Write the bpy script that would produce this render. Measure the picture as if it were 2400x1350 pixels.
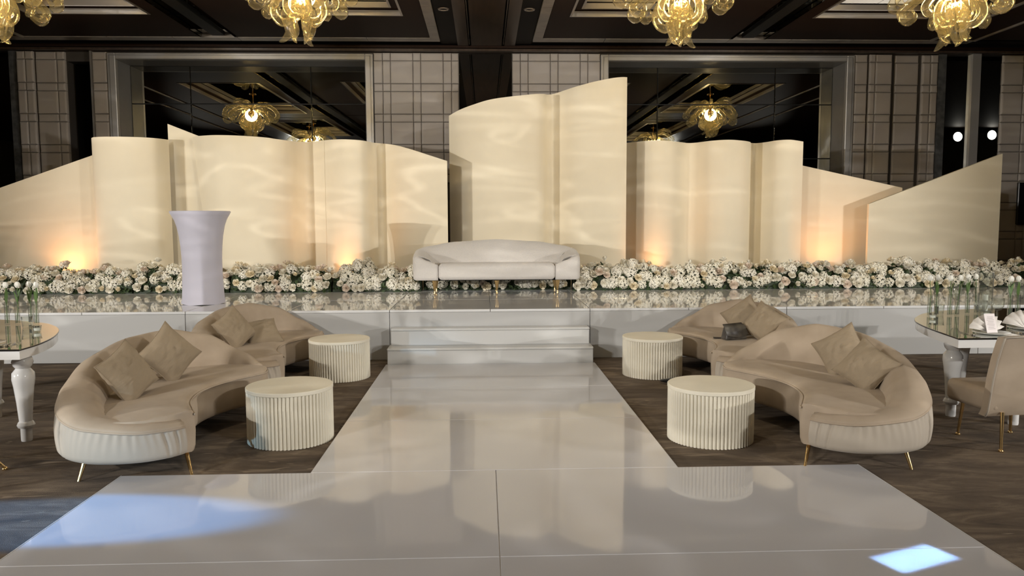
import bpy, math, random
from mathutils import Vector, Matrix, noise
from math import sin, cos, pi, radians as rad, sqrt, atan2
random.seed(7)
S = bpy.context.scene
COL = S.collection
for o in list(bpy.data.objects): bpy.data.objects.remove(o)

# ------------------------------------------------------------------ camera
cam_d = bpy.data.cameras.new('camera'); cam_d.sensor_width = 36; cam_d.lens = 1780/2400*36
cam_d.clip_start = .05; cam_d.clip_end = 200
cam = bpy.data.objects.new('camera', cam_d); COL.objects.link(cam)
yaw, pitch, roll = rad(2.0654), rad(4.8654), rad(.2409)
_f = Vector((sin(yaw)*cos(pitch), cos(yaw)*cos(pitch), -sin(pitch)))
_r = Vector((cos(yaw), -sin(yaw), 0)); _u = _r.cross(_f)
_r2 = cos(roll)*_r - sin(roll)*_u; _u2 = sin(roll)*_r + cos(roll)*_u
cam.matrix_world = Matrix(((_r2.x,_u2.x,-_f.x,0),(_r2.y,_u2.y,-_f.y,0),(_r2.z,_u2.z,-_f.z,1.65),(0,0,0,1)))
S.camera = cam

# ------------------------------------------------------------------ world, light, exposure
w = bpy.data.worlds.new('world'); S.world = w; w.use_nodes = True
w.node_tree.nodes['Background'].inputs[0].default_value = (.30,.26,.22,1)
w.node_tree.nodes['Background'].inputs[1].default_value = .05
S.view_settings.view_transform = 'Standard'; S.view_settings.look = 'None'
S.view_settings.gamma = 1; S.view_settings.use_curve_mapping = False
S.view_settings.exposure = 0.0

def aim(o, target):
    d = Vector(target)-o.location
    o.rotation_euler = d.to_track_quat('-Z','Y').to_euler()
def spot(name, loc, target, power, color, cone, blend=.3, radius=.05):
    l = bpy.data.lights.new(name,'SPOT'); l.energy = power; l.color = color
    l.spot_size = rad(cone); l.spot_blend = blend; l.shadow_soft_size = radius
    o = bpy.data.objects.new(name,l); COL.objects.link(o); o.location = loc; aim(o,target); return o
def point(name, loc, power, color, radius=.1):
    l = bpy.data.lights.new(name,'POINT'); l.energy = power; l.color = color; l.shadow_soft_size = radius
    o = bpy.data.objects.new(name,l); COL.objects.link(o); o.location = loc; return o
def area(name, loc, target, sx, sy, power, color, spread=180):
    l = bpy.data.lights.new(name,'AREA'); l.shape='RECTANGLE'; l.size=sx; l.size_y=sy
    l.energy=power; l.color=color; l.spread=rad(spread)
    o = bpy.data.objects.new(name,l); COL.objects.link(o); o.location=loc; aim(o,target); return o

DOWN_FILL = 9
KEY, WIDE = 740, 1950
WARM = (1,.965,.905)
for k in range(3):                                   # two clusters of ceiling-mounted stage spots
    spot('key_spot', (-8.6+.34*k, -4.0-.18*k, 4.85), (3.0,12.4,3.7), KEY*1.15, WARM, 74, .8, .045)
    spot('key_spot', (8.6-.34*k, -4.0-.18*k, 4.85), (-2.9,12.4,3.7), KEY*.85, WARM, 74, .8, .045)
for k in range(2):                                   # lower lamps on stands far out at either side
    spot('side_spot', (-14.0+.35*k, .6-.3*k, 2.6), (0.6,11.5,1.5), WIDE*1.1, WARM, 58, .6, .05)
    spot('side_spot', (14.0-.35*k, .6-.3*k, 2.6), (-.4,11.5,1.5), WIDE*.92, WARM, 58, .6, .05)
def gobo(o, rot):
    l=o.data; l.use_nodes=True; N,L=l.node_tree.nodes,l.node_tree.links; em=N['Emission']
    tc=N.new('ShaderNodeTexCoord'); mp=N.new('ShaderNodeMapping'); mp.inputs['Scale'].default_value=(5,34,1); mp.inputs['Rotation'].default_value=(0,0,rot)
    n=N.new('ShaderNodeTexNoise'); n.inputs['Scale'].default_value=1; n.inputs['Detail'].default_value=1.5; n.inputs['Distortion'].default_value=.6
    L.new(tc.outputs['Normal'],mp.inputs[0]); L.new(mp.outputs[0],n.inputs[0])
    r=N.new('ShaderNodeValToRGB'); e=r.color_ramp.elements; e[0].position=.475; e[0].color=(.93,.93,.93,1); e[1].position=.5; e[1].color=(4.2,4.2,4.2,1)
    k=r.color_ramp.elements.new(.525); k.color=(.93,.93,.93,1)
    L.new(n.outputs[0],r.inputs[0]); L.new(r.outputs[0],em.inputs['Strength'])
for o in [o for o in COL.objects if o.name.startswith('key_spot')][:2]: gobo(o, .28 if o.location.x<0 else -.28)
for sx in (-1,1): spot('drum_top_fill', (.065+sx*.68,7.2,5.0), (.065+sx*1.65,7.0,.4), 150, (1,.88,.66), 62, .8, .06)  # added pair of spots without fixtures, to brighten drum tops and seats
spot('cool_spot', (-5.2,-2.0,1.0), (-2.45,4.75,.20), 1100, (.42,.72,1.0), 8.5, .9, .06)
spot('blue_beam', (-17.0,4.35,4.8), (-2.45,4.2,0), 30000, (.10,.42,1.0), 3.1, .35, .04)
area('blue_patch', (2.6,2.2,4.9), (2.08,3.5,0), .38, .17, .7, (.30,.56,1.0), .7)

# ------------------------------------------------------------------ materials
def mat(name, col, rough=.5, metal=0, **k):
    m = bpy.data.materials.new(name); m.use_nodes = True
    b = m.node_tree.nodes['Principled BSDF']
    b.inputs['Base Color'].default_value = (*col,1); b.inputs['Roughness'].default_value = rough
    b.inputs['Metallic'].default_value = metal
    for kk,v in k.items(): b.inputs[kk.replace('_',' ')].default_value = v
    return m
def nodes(m): return m.node_tree.nodes, m.node_tree.links, m.node_tree.nodes['Principled BSDF']
def tex_noise(m, scale=5, detail=4, stretch=(1,1,1), coord='Object', rot=(0,0,0)):
    N,L,_ = nodes(m)
    tc = N.new('ShaderNodeTexCoord'); mp = N.new('ShaderNodeMapping'); n = N.new('ShaderNodeTexNoise')
    mp.inputs['Scale'].default_value = stretch; mp.inputs['Rotation'].default_value = rot
    n.inputs['Scale'].default_value = scale; n.inputs['Detail'].default_value = detail
    L.new(tc.outputs[coord], mp.inputs[0]); L.new(mp.outputs[0], n.inputs[0]); return n
def ramp(m, src, stops):
    N,L,_ = nodes(m); r = N.new('ShaderNodeValToRGB')
    el = r.color_ramp.elements
    while len(el) < len(stops): el.new(.5)
    for e,(p,c) in zip(el,stops): e.position = p; e.color = (*c,1)
    L.new(src, r.inputs[0]); return r
def colour_noise(m, c1, c2, scale=5, detail=4, stretch=(1,1,1), lo=.35, hi=.65, rot=(0,0,0)):
    n = tex_noise(m, scale, detail, stretch, rot=rot); r = ramp(m, n.outputs[0], [(lo,c1),(hi,c2)])
    nodes(m)[1].new(r.outputs[0], nodes(m)[2].inputs['Base Color']); return n
def bump(m, src, strength=.2, dist=.01):
    N,L,b = nodes(m); bp = N.new('ShaderNodeBump'); bp.inputs['Strength'].default_value = strength
    bp.inputs['Distance'].default_value = dist
    L.new(src, bp.inputs['Height']); L.new(bp.outputs[0], b.inputs['Normal'])

M = {}
M['acrylic'] = mat('white_acrylic', (.53,.52,.535), .05, Specular_IOR_Level=.62)
bump(M['acrylic'], tex_noise(M['acrylic'], .9, 1.5).outputs[0], .10, .05)
M['stage_top'] = mat('stage_gloss', (.70,.70,.70), .04, Specular_IOR_Level=.75)
bump(M['stage_top'], tex_noise(M['stage_top'], 1.1, 1.5).outputs[0], .03, .05)
M['stage_front'] = mat('stage_white', (.47,.467,.46), .35)
M['joint'] = mat('panel_joint', (.50,.47,.45), .6)
M['step_white'] = mat('step_white', (.57,.568,.56), .3)
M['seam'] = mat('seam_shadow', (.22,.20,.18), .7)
M['cream'] = mat('cream_fabric', (.80,.72,.565), .85)
n = colour_noise(M['cream'], (.76,.675,.515), (.805,.72,.555), 1.3, 3)
bump(M['cream'], tex_noise(M['cream'], 160, 2, (1,1,.2)).outputs[0], .06, .002)
M['velvet'] = mat('taupe_velvet', (.36,.29,.215), .85, Specular_IOR_Level=.2, Sheen_Weight=.06, Sheen_Roughness=.4)
colour_noise(M['velvet'], (.345,.275,.205), (.42,.34,.26), 3.2, 5)
M['velvet_light'] = mat('taupe_velvet_outer', (.385,.335,.275), .8, Sheen_Weight=.12, Sheen_Roughness=.35)
M['pillow'] = mat('pillow_velvet', (.285,.225,.155), .85, Specular_IOR_Level=.2, Sheen_Weight=.06, Sheen_Roughness=.4)
bump(M['pillow'], tex_noise(M['pillow'], 9, 3, (1,3,1)).outputs[0], .35, .02)
M['boucle'] = mat('white_boucle', (.62,.585,.55), .9, Sheen_Weight=.3)
bump(M['boucle'], tex_noise(M['boucle'], 90, 3).outputs[0], .8, .01)
M['gold'] = mat('brushed_gold', (.78,.55,.26), .22, 1)
M['ivory'] = mat('ivory_wood', (.68,.635,.525), .5)
colour_noise(M['ivory'], (.655,.61,.505), (.71,.665,.555), 3, 4)
M['lavender'] = mat('white_spandex', (.50,.485,.56), .7, Sheen_Weight=.2)
M['petal_w'] = mat('petal_white', (.90,.86,.75), .6, Subsurface_Weight=.0)
M['petal_c'] = mat('petal_cream', (.88,.79,.60), .6)
M['petal_p'] = mat('petal_blush', (.86,.75,.64), .6)
M['petal_h'] = mat('petal_hydrangea', (.88,.84,.71), .65)
M['leaf'] = mat('leaf_green', (.045,.075,.025), .55)
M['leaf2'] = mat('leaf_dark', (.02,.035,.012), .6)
M['tuliphead'] = mat('tulip_white', (.85,.84,.78), .5)
M['stem'] = mat('tulip_green', (.07,.13,.03), .5)
M['lacquer'] = mat('white_lacquer', (.66,.655,.65), .12, Coat_Weight=.4)
M['mirror'] = mat('table_mirror', (.80,.80,.76), .02, 1)
M['darkmirror'] = mat('smoked_mirror', (.42,.42,.39), .004, 1)
M['blackedge'] = mat('black_edge', (.008,.008,.008), .15)
M['porcelain'] = mat('porcelain', (.78,.78,.76), .15)
M['napkin'] = mat('napkin_linen', (.74,.70,.66), .85)
M['paper'] = mat('menu_paper', (.76,.70,.70), .8)
M['ink'] = mat('menu_ink', (.25,.22,.22), .8)
M['steel'] = mat('cutlery_steel', (.7,.7,.68), .12, 1)
M['black'] = mat('black_void', (.004,.004,.004), .6)
M['blackleather'] = mat('grey_leather', (.055,.05,.045), .45)
colour_noise(M['blackleather'], (.035,.03,.028), (.10,.09,.075), 9, 2)
M['phone'] = mat('phone_black', (.01,.01,.012), .15)
M['wood'] = mat('ceiling_wood', (.060,.038,.027), .38)
colour_noise(M['wood'], (.036,.022,.015), (.056,.036,.025), 2, 4, (6,.6,1))
M['brown'] = mat('coffer_brown', (.020,.0095,.0055), .6, Specular_IOR_Level=.12)
M['stone'] = mat('trim_stone', (.20,.175,.15), .3)
colour_noise(M['stone'], (.17,.15,.13), (.24,.21,.18), 4, 5)
M['cofmetal'] = mat('trim_metal', (.40,.37,.34), .3, .7)
M['ceil'] = mat('ceiling_dark', (.008,.006,.005), .6, Specular_IOR_Level=.1)
M['fabricwall'] = mat('wall_fabric', (.32,.285,.255), .85)
colour_noise(M['fabricwall'], (.34,.30,.268), (.385,.345,.31), 1.5, 4)
M['walldark'] = mat('wall_dark', (.05,.042,.036), .6)
M['slate'] = mat('slate_strip', (.075,.075,.075), .4)
colour_noise(M['slate'], (.05,.05,.05), (.10,.10,.10), 9, 6)
M['frame'] = mat('window_frame_metal', (.42,.40,.38), .38, .55)
M['reveal'] = mat('window_reveal', (.30,.29,.28), .28, .5)
n = tex_noise(M['reveal'], 2.2, 4); bump(M['reveal'], n.outputs[0], .25, .05)
M['lampglow'] = mat('lamp_glow', (1,1,1), .5); 
M['lampglow'].node_tree.nodes['Principled BSDF'].inputs['Emission Color'].default_value=(1,.95,.88,1)
M['lampglow'].node_tree.nodes['Principled BSDF'].inputs['Emission Strength'].default_value=14
M['bulb'] = mat('chandelier_bulb', (1,.8,.4), .5)
M['bulb'].node_tree.nodes['Principled BSDF'].inputs['Emission Color'].default_value=(1,.80,.34,1)
M['bulb'].node_tree.nodes['Principled BSDF'].inputs['Emission Strength'].default_value=9
M['upglow'] = mat('uplight_lens', (1,.6,.3), .5)
M['upglow'].node_tree.nodes['Principled BSDF'].inputs['Emission Color'].default_value=(1,.62,.30,1)
M['upglow'].node_tree.nodes['Principled BSDF'].inputs['Emission Strength'].default_value=6

def thin_glass(name, tint, gloss, cloud, cloud_col, ior=1.5):
    m = bpy.data.materials.new(name); m.use_nodes = True
    N,L = m.node_tree.nodes, m.node_tree.links; N.clear()
    out = N.new('ShaderNodeOutputMaterial'); tr = N.new('ShaderNodeBsdfTransparent'); tr.inputs[0].default_value=(*tint,1)
    gl = N.new('ShaderNodeBsdfGlossy'); gl.inputs['Roughness'].default_value=.04; gl.inputs[0].default_value=(1,1,1,1)
    lw = N.new('ShaderNodeLayerWeight'); lw.inputs[0].default_value=.5; fr = N.new('ShaderNodeMath'); fr.operation='POWER'; fr.inputs[1].default_value=3.2; L.new(lw.outputs['Facing'],fr.inputs[0])
    mu = N.new('ShaderNodeMath'); mu.operation='MULTIPLY_ADD'; mu.inputs[1].default_value=gloss; mu.inputs[2].default_value=.05
    L.new(fr.outputs[0],mu.inputs[0])
    df = N.new('ShaderNodeBsdfDiffuse'); df.inputs[0].default_value=(*cloud_col,1)
    tl = N.new('ShaderNodeBsdfTranslucent'); tl.inputs[0].default_value=(*cloud_col,1)
    ad = N.new('ShaderNodeMixShader'); ad.inputs[0].default_value=.5
    L.new(df.outputs[0],ad.inputs[1]); L.new(tl.outputs[0],ad.inputs[2])
    m1 = N.new('ShaderNodeMixShader'); m1.inputs[0].default_value=cloud
    L.new(tr.outputs[0],m1.inputs[1]); L.new(ad.outputs[0],m1.inputs[2])
    m2 = N.new('ShaderNodeMixShader'); L.new(mu.outputs[0],m2.inputs[0]); L.new(m1.outputs[0],m2.inputs[1]); L.new(gl.outputs[0],m2.inputs[2])
    L.new(m2.outputs[0],out.inputs[0]); return m
M['murano'] = thin_glass('gold_blown_glass', (1,.965,.86), .85, .055, (1,.86,.5))
M['glass'] = thin_glass('clear_glass', (.97,.98,.96), .9, .03, (.9,.9,.86))

# carpet
m = mat('carpet', (.12,.085,.055), .95); M['carpet'] = m
N,L,b = nodes(m)
n1 = tex_noise(m, 2.6, 8, (.55,1.7,1), rot=(0,0,.35)); n1.inputs['Distortion'].default_value=1.1; n1.inputs['Roughness'].default_value=.68; r1 = ramp(m, n1.outputs[0], [(.30,(.045,.030,.019)),(.50,(.105,.074,.048)),(.70,(.215,.160,.108))])
n2 = tex_noise(m, 2.4, 2, (.7,3.0,1), rot=(0,0,-.6)); n2.inputs['Distortion'].default_value=1.5; r2 = ramp(m, n2.outputs[0], [(.66,(0,0,0)),(.69,(1,1,1))])
mx = N.new('ShaderNodeMix'); mx.data_type='RGBA'; mx.inputs['B'].default_value=(.24,.185,.13,1)
mm = N.new('ShaderNodeMath'); mm.operation='MULTIPLY'; mm.inputs[1].default_value=.75
L.new(r2.outputs[0],mm.inputs[0]); L.new(mm.outputs[0],mx.inputs['Factor']); L.new(r1.outputs[0],mx.inputs['A']); L.new(mx.outputs['Result'],b.inputs['Base Color'])
bump(m, tex_noise(m, 260, 2).outputs[0], .6, .01)

# ------------------------------------------------------------------ mesh helpers
def link(o, parent=None):
    COL.objects.link(o)
    if parent: o.parent = parent
    return o
def mesh(name, V, F, m, parent=None, smooth=False, auto=None):
    me = bpy.data.meshes.new(name); me.from_pydata([tuple(v) for v in V], [], F)
    if m: me.materials.append(M[m] if isinstance(m,str) else m)
    me.update()
    if smooth: me.polygons.foreach_set('use_smooth',[True]*len(me.polygons))
    if auto and smooth:
        try: me.set_sharp_from_angle(angle=rad(auto))
        except Exception: pass
    return link(bpy.data.objects.new(name, me), parent)
def inst(o, parent=None, loc=None, rot=None, scale=None, name=None):
    c = bpy.data.objects.new(name or o.name.split('.')[0], o.data); link(c, parent)
    if loc is not None: c.location = loc
    if rot is not None: c.rotation_euler = rot
    if scale is not None: c.scale = scale if hasattr(scale,'__len__') else (scale,)*3
    return c
def empty(name, loc, rz=0):
    o = bpy.data.objects.new(name, None); link(o); o.location = loc; o.rotation_euler = (0,0,rz); o.empty_display_size=.1; return o
def tag(o, label=None, cat=None, group=None, kind=None):
    if label: o['label']=label
    if cat: o['category']=cat
    if group: o['group']=group
    if kind: o['kind']=kind
    return o
def boxV(x0,x1,y0,y1,z0,z1,c=0):
    """box with all edges chamfered by c"""
    if c<=0:
        V=[(x,y,z) for z in (z0,z1) for y in (y0,y1) for x in (x0,x1)]
        F=[(0,2,3,1),(4,5,7,6),(0,1,5,4),(2,6,7,3),(0,4,6,2),(1,3,7,5)]
        return V,F
    V=[];F=[]
    X=(x0,x1);Yv=(y0,y1);Zv=(z0,z1)
    idx={}
    for i in (0,1):
        for j in (0,1):
            for k in (0,1):
                sx,sy,sz=(1-2*i)*c,(1-2*j)*c,(1-2*k)*c
                x,y,z=X[i],Yv[j],Zv[k]
                idx[i,j,k,0]=len(V);V.append((x,y+sy,z+sz))
                idx[i,j,k,1]=len(V);V.append((x+sx,y,z+sz))
                idx[i,j,k,2]=len(V);V.append((x+sx,y+sy,z))
    q=lambda *a:F.append(a)
    for i in (0,1):
        f=[idx[i,0,0,0],idx[i,1,0,0],idx[i,1,1,0],idx[i,0,1,0]]; F.append(tuple(f if i else f[::-1]))
        f=[idx[0,i,0,1],idx[1,i,0,1],idx[1,i,1,1],idx[0,i,1,1]]; F.append(tuple(f[::-1] if i else f))
        f=[idx[0,0,i,2],idx[1,0,i,2],idx[1,1,i,2],idx[0,1,i,2]]; F.append(tuple(f if i else f[::-1]))
    for a in (0,1):
        for b_ in (0,1):
            F.append((idx[a,b_,0,0],idx[a,b_,1,0],idx[a,b_,1,1],idx[a,b_,0,1]))
            F.append((idx[a,0,b_,0],idx[a,1,b_,0],idx[a,1,b_,2],idx[a,0,b_,2]))
            F.append((idx[0,a,b_,1],idx[1,a,b_,1],idx[1,a,b_,2],idx[0,a,b_,2]))
            for c_ in (0,1): F.append((idx[a,b_,c_,0],idx[a,b_,c_,1],idx[a,b_,c_,2]))
    return V,F
def fix_normals(o):
    import bmesh
    bm=bmesh.new(); bm.from_mesh(o.data); bmesh.ops.recalc_face_normals(bm,faces=bm.faces); bm.to_mesh(o.data); bm.free(); return o
def box(name,x0,x1,y0,y1,z0,z1,m,parent=None,c=0):
    V,F=boxV(x0,x1,y0,y1,z0,z1,c); o=mesh(name,V,F,m,parent)
    if c>0: fix_normals(o)
    return o
def multi(name, parts, m, parent=None, smooth=False, auto=None):
    V=[];F=[]
    for v,f in parts:
        n=len(V); V+=list(v); F+=[tuple(i+n for i in ff) for ff in f]
    return mesh(name,V,F,m,parent,smooth,auto)
def lathe(prof, n=24, cap0=True, cap1=True, origin=(0,0,0)):
    V=[];F=[];k=len(prof)
    for i in range(n):
        a=2*pi*i/n
        for r,z in prof: V.append((origin[0]+r*cos(a),origin[1]+r*sin(a),origin[2]+z))
    for i in range(n):
        j=(i+1)%n
        for q in range(k-1): F.append((i*k+q,j*k+q,j*k+q+1,i*k+q+1))
    if cap0: F.append(tuple(i*k for i in range(n))[::-1])
    if cap1: F.append(tuple(i*k+k-1 for i in range(n)))
    return V,F
def catmull(P, n, closed=False):
    P=[Vector(p) for p in P]; m=len(P); out=[]
    segs=m if closed else m-1
    for t in range(n if closed else n+1):
        u=t/n*segs; i=min(int(u),segs-1); f=u-i
        g=(lambda k:P[k%m]) if closed else (lambda k:P[max(0,min(m-1,k))])
        p0,p1,p2,p3=g(i-1),g(i),g(i+1),g(i+2)
        out.append(.5*((2*p1)+(p2-p0)*f+(2*p0-5*p1+4*p2-p3)*f*f+(3*p1-p0-3*p2+p3)*f**3))
    return out
def arcl(P, n):
    """resample a polyline evenly by length"""
    d=[0]
    for a,b in zip(P,P[1:]): d.append(d[-1]+(b-a).length)
    out=[];k=0
    for t in range(n+1):
        s=d[-1]*t/n
        while k<len(P)-2 and d[k+1]<s: k+=1
        f=(s-d[k])/max(1e-9,d[k+1]-d[k]); out.append(P[k].lerp(P[k+1],min(1,f)))
    return out
def lerp_list(xs, ys, x):
    for i in range(len(xs)-1):
        if x<=xs[i+1]:
            f=(x-xs[i])/(xs[i+1]-xs[i]); f=f*f*(3-2*f)*.5+f*.5
            return ys[i]+(ys[i+1]-ys[i])*f
    return ys[-1]
def tube(path, rad_, n=8, flute=0, caps=True):
    P=[Vector(p) for p in path]; m=len(P); V=[];F=[]
    up=Vector((0,0,1)); prev=None
    for i,p in enumerate(P):
        t=(P[min(i+1,m-1)]-P[max(i-1,0)]).normalized()
        if prev is None:
            a=t.cross(up)
            if a.length<.05: a=t.cross(Vector((1,0,0)))
        else: a=prev-t*prev.dot(t)
        a.normalize(); prev=a; b=t.cross(a)
        r=rad_[i] if hasattr(rad_,'__len__') else rad_
        for j in range(n):
            an=2*pi*j/n; rr=r*(1+flute*(1 if j%2 else -1))
            V.append(p+a*cos(an)*rr+b*sin(an)*rr)
    for i in range(m-1):
        for j in range(n):
            k=(j+1)%n; F.append((i*n+j,i*n+k,(i+1)*n+k,(i+1)*n+j))
    if caps: F.append(tuple(range(n))[::-1]); F.append(tuple((m-1)*n+j for j in range(n)))
    return V,F
def sheet(plan, top, z0, th):
    """vertical curved sheet: plan=[(x,y)], top=[z]; thickness th to +y"""
    n=len(plan); V=[];F=[]
    for i,((x,y),z) in enumerate(zip(plan,top)):
        a=Vector(plan[max(0,i-1)]); c=Vector(plan[min(n-1,i+1)]); t=(c-a).normalized(); nx,ny=-t.y,t.x
        if ny<0: nx,ny=-nx,-ny
        V+=[(x,y,z0),(x,y,z),(x+nx*th,y+ny*th,z),(x+nx*th,y+ny*th,z0)]
    for i in range(n-1):
        a,b_=4*i,4*i+4
        F+=[(a,b_,b_+1,a+1),(a+1,b_+1,b_+2,a+2),(a+2,b_+2,b_+3,a+3),(a+3,b_+3,b_,a)]
    F+=[(0,1,2,3),tuple(4*(n-1)+k for k in (3,2,1,0))]
    return V,F

# ------------------------------------------------------------------ the setting
XC = .065; WY = 15.0
fl = box('floor',-19,19,-13,17.5,-.2,0,'carpet'); tag(fl,'brown carpet with paler wavy leaf pattern across the hall','floor',kind='structure')
wb = tag(empty('wall_back',(0,WY,0)),'back wall of padded taupe fabric blocks with dark strips','wall',kind='structure')
def wall_piece(x0,x1,z0,z1,y0=.0,y1=.25,m='walldark'): return box('wall_core',x0,x1,y0,y1,z0,z1,m,wb)
for x0,x1 in ((-19,-7.9),(-7.43,-7.12),(-2.11,2.28),(7.29,19)): wall_piece(x0,x1,0,5.0,.04,.3)
for x0,x1 in ((-7.12,-2.11),(2.28,7.29)): wall_piece(x0,x1,4.9,5.0,.04,.3); wall_piece(x0,x1,0,.35,.04,.3)
wall_piece(-7.9,-7.43,4.75,5.0,.04,.3)
box('dark_recess',-8.1,-7.35,1.3,1.35,0,5,'black',wb); box('recess_side',-7.98,-7.9,.3,1.35,0,5,'black',wb); box('recess_side',-7.43,-7.38,.3,1.35,0,5,'black',wb)
box('edge_strip',-7.43,-7.40,-.06,.05,0,4.95,'cofmetal',wb)
# padded blocks of the back wall (columns alternate wide and narrow, rows tall and short)
tile_cache={}
def tile(x0,x1,z0,z1,dep,y=0.0):
    g=.003; wv,h=round(x1-x0-2*g,3),round(z1-z0-2*g,3); key=(wv,h,dep)
    if key not in tile_cache:
        c=.022 if min(wv,h)>.09 else .012
        ys=(.04,-dep+c,-dep+c*.3,-dep); ins=(0,0,c*.45,c*1.3)
        V=[];F=[]
        for yy,i_ in zip(ys,ins):
            V+=[(-wv/2+i_,yy,-h/2+i_),(wv/2-i_,yy,-h/2+i_),(wv/2-i_,yy,h/2-i_),(-wv/2+i_,yy,h/2-i_)]
        for k in range(3):
            for j in range(4):
                l=(j+1)%4; F.append((4*k+j,4*k+l,4*k+4+l,4*k+4+j))
        F.append((12,13,14,15))
        me=bpy.data.meshes.new('wall_block'); me.from_pydata(V,[],F); me.materials.append(M['fabricwall']); me.update(); tile_cache[key]=me
    o=bpy.data.objects.new('wall_block',tile_cache[key]); link(o,wb); o.location=((x0+x1)/2,y,(z0+z1)/2)
ROWS=[]; z=4.92; k=0
while z>.5:
    h=.15 if k%2==0 else .43
    ROWS.append((z-h,z,k%2==0)); z-=h; k+=1
def tile_zone(cols, zmin, y=0.0):
    for ci,(x0,x1,narrow) in enumerate(cols):
        for (z0,z1,short) in ROWS:
            if z1<zmin: continue
            dep=.050 if (narrow and short) else (.040 if narrow else (.040 if short else .048))
            tile(x0,x1,z0,z1,dep,y)
tile_zone([(-2.10,-1.93,0),(-1.93,-1.78,1),(-1.78,-1.35,0),(-1.35,-1.20,1),(-1.20,-.77,0),(-.77,-.61,1),(-.61,-.47,0)],2.5)
tile_zone([(.56,.72,0),(.72,.87,1),(.87,1.30,0),(1.30,1.45,1),(1.45,1.88,0),(1.88,2.03,1),(2.03,2.27,0)],3.3)
tile_zone([(-7.40,-7.13,0)],2.7)
tile_zone([(-8.45,-8.06,0),(-8.06,-7.91,1)],2.0)
tile_zone([(-8.78,-8.62,0),(-8.62,-8.47,1)],2.0,-.04)
tile_zone([(7.30,7.55,0)],2.0)
tile_zone([(7.58,7.70,1),(7.70,8.03,0)],1.9,-.02)
tile_zone([(8.12,8.60,0)],1.9,.05)
tile_zone([(8.66,8.83,0),(8.83,8.98,1)],1.9,.02)
tile_zone([(10.27,10.70,0),(10.70,10.85,1),(10.85,11.28,0)],.6)
box('slate_strip',-8.95,-8.79,-.02,.05,0,4.93,'slate',wb); box('slate_strip',8.99,9.14,-.02,.05,0,4.93,'slate',wb)
for a,c in ((9.15,9.63),(9.80,10.26),(-10.2,-8.96)): box('mirror_strip',a,c,0.0,.04,0,4.93,'darkmirror',wb)
box('metal_post',9.63,9.80,-.08,.04,0,4.95,'frame',wb)
# central smoked mirror pier
mp = tag(empty('wall_mirror',(XC,WY,0)),'tall narrow smoked mirror pier on back wall above the tallest cream panel','mirror')
box('mirror_pane',-.53,.49,-.01,.035,0,4.92,'darkmirror',mp); box('edge_strip',-.54,-.53,-.03,.035,0,4.92,'walldark',mp); box('edge_strip',.49,.50,-.03,.035,0,4.92,'walldark',mp)
# cornice
tr = tag(empty('trim_1',(0,WY,0)),'dark stepped cornice along the top of the back wall','trim',kind='structure')
box('cornice_band',-19,19,-.16,.05,4.93,4.97,'wood',tr); box('cornice_band',-19,19,-.24,.05,4.975,5.02,'brown',tr)
# mirrored window niches
def window(idx,x0,x1,seams,label):
    w_=tag(empty('window_%d'%idx,((x0+x1)/2,WY,0)),label,'window',kind='structure'); cx=(x0+x1)/2
    a,b_=x0-cx,x1-cx; fw=.155
    for (p,q,r,s) in ((a,a+fw,.3,4.9),(b_-fw,b_,.3,4.9),(a+fw,b_-fw,4.78,4.9)):
        box('frame_bar',p,q,-.05,.06,r,s,'frame',w_,.012)
    for (p,q,r,s) in ((a+.045,a+.06,.3,4.9-.045),(b_-.06,b_-.045,.3,4.9-.045),(a+.045,b_-.045,4.85,4.862)):
        box('frame_bead',p,q,-.06,-.045,r,s,'reveal',w_)
    box('reveal_panel',a+fw-.02,a+fw,.06,.60,.3,4.8,'reveal',w_); box('reveal_panel',b_-fw,b_-fw+.02,.06,.60,.3,4.8,'reveal',w_)
    box('reveal_panel',a+fw,b_-fw,.06,.60,4.78,4.80,'reveal',w_)
    xs=[a+fw]+[s-cx for s in seams]+[b_-fw]; zs=[.3,1.86,2.95,4.04,4.78]
    for i in range(3):
        for j in range(4):
            p=box('mirror_pane',-(xs[i+1]-xs[i])/2+.008,(xs[i+1]-xs[i])/2-.008,-.006,.006,-(zs[j+1]-zs[j])/2+.008,(zs[j+1]-zs[j])/2-.008,'darkmirror',w_,.004)
            p.location=((xs[i]+xs[i+1])/2,.57,(zs[j]+zs[j+1])/2); p.rotation_euler=(random.uniform(-.004,.004),0,random.uniform(-.004,.004))
    box('pane_backing',a+fw,b_-fw,.585,.61,.3,4.8,'black',w_)
window(1,-7.12,-2.11,(-5.80,-3.43),'left mirrored window niche with grey metal frame and smoked panes')
window(2,2.28,7.29,(3.53,5.94),'right mirrored window niche with grey metal frame and smoked panes')
for nm,a in (('wall_left',(-19.2,-19,-13,17.5,0,5.6)),('wall_right',(19,19.2,-13,17.5,0,5.6)),('wall_front',(-19,19,-13.2,-13,0,5.6))):
    tag(box(nm,*a,'walldark'),'dark side wall of the ballroom','wall',kind='structure')

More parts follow.
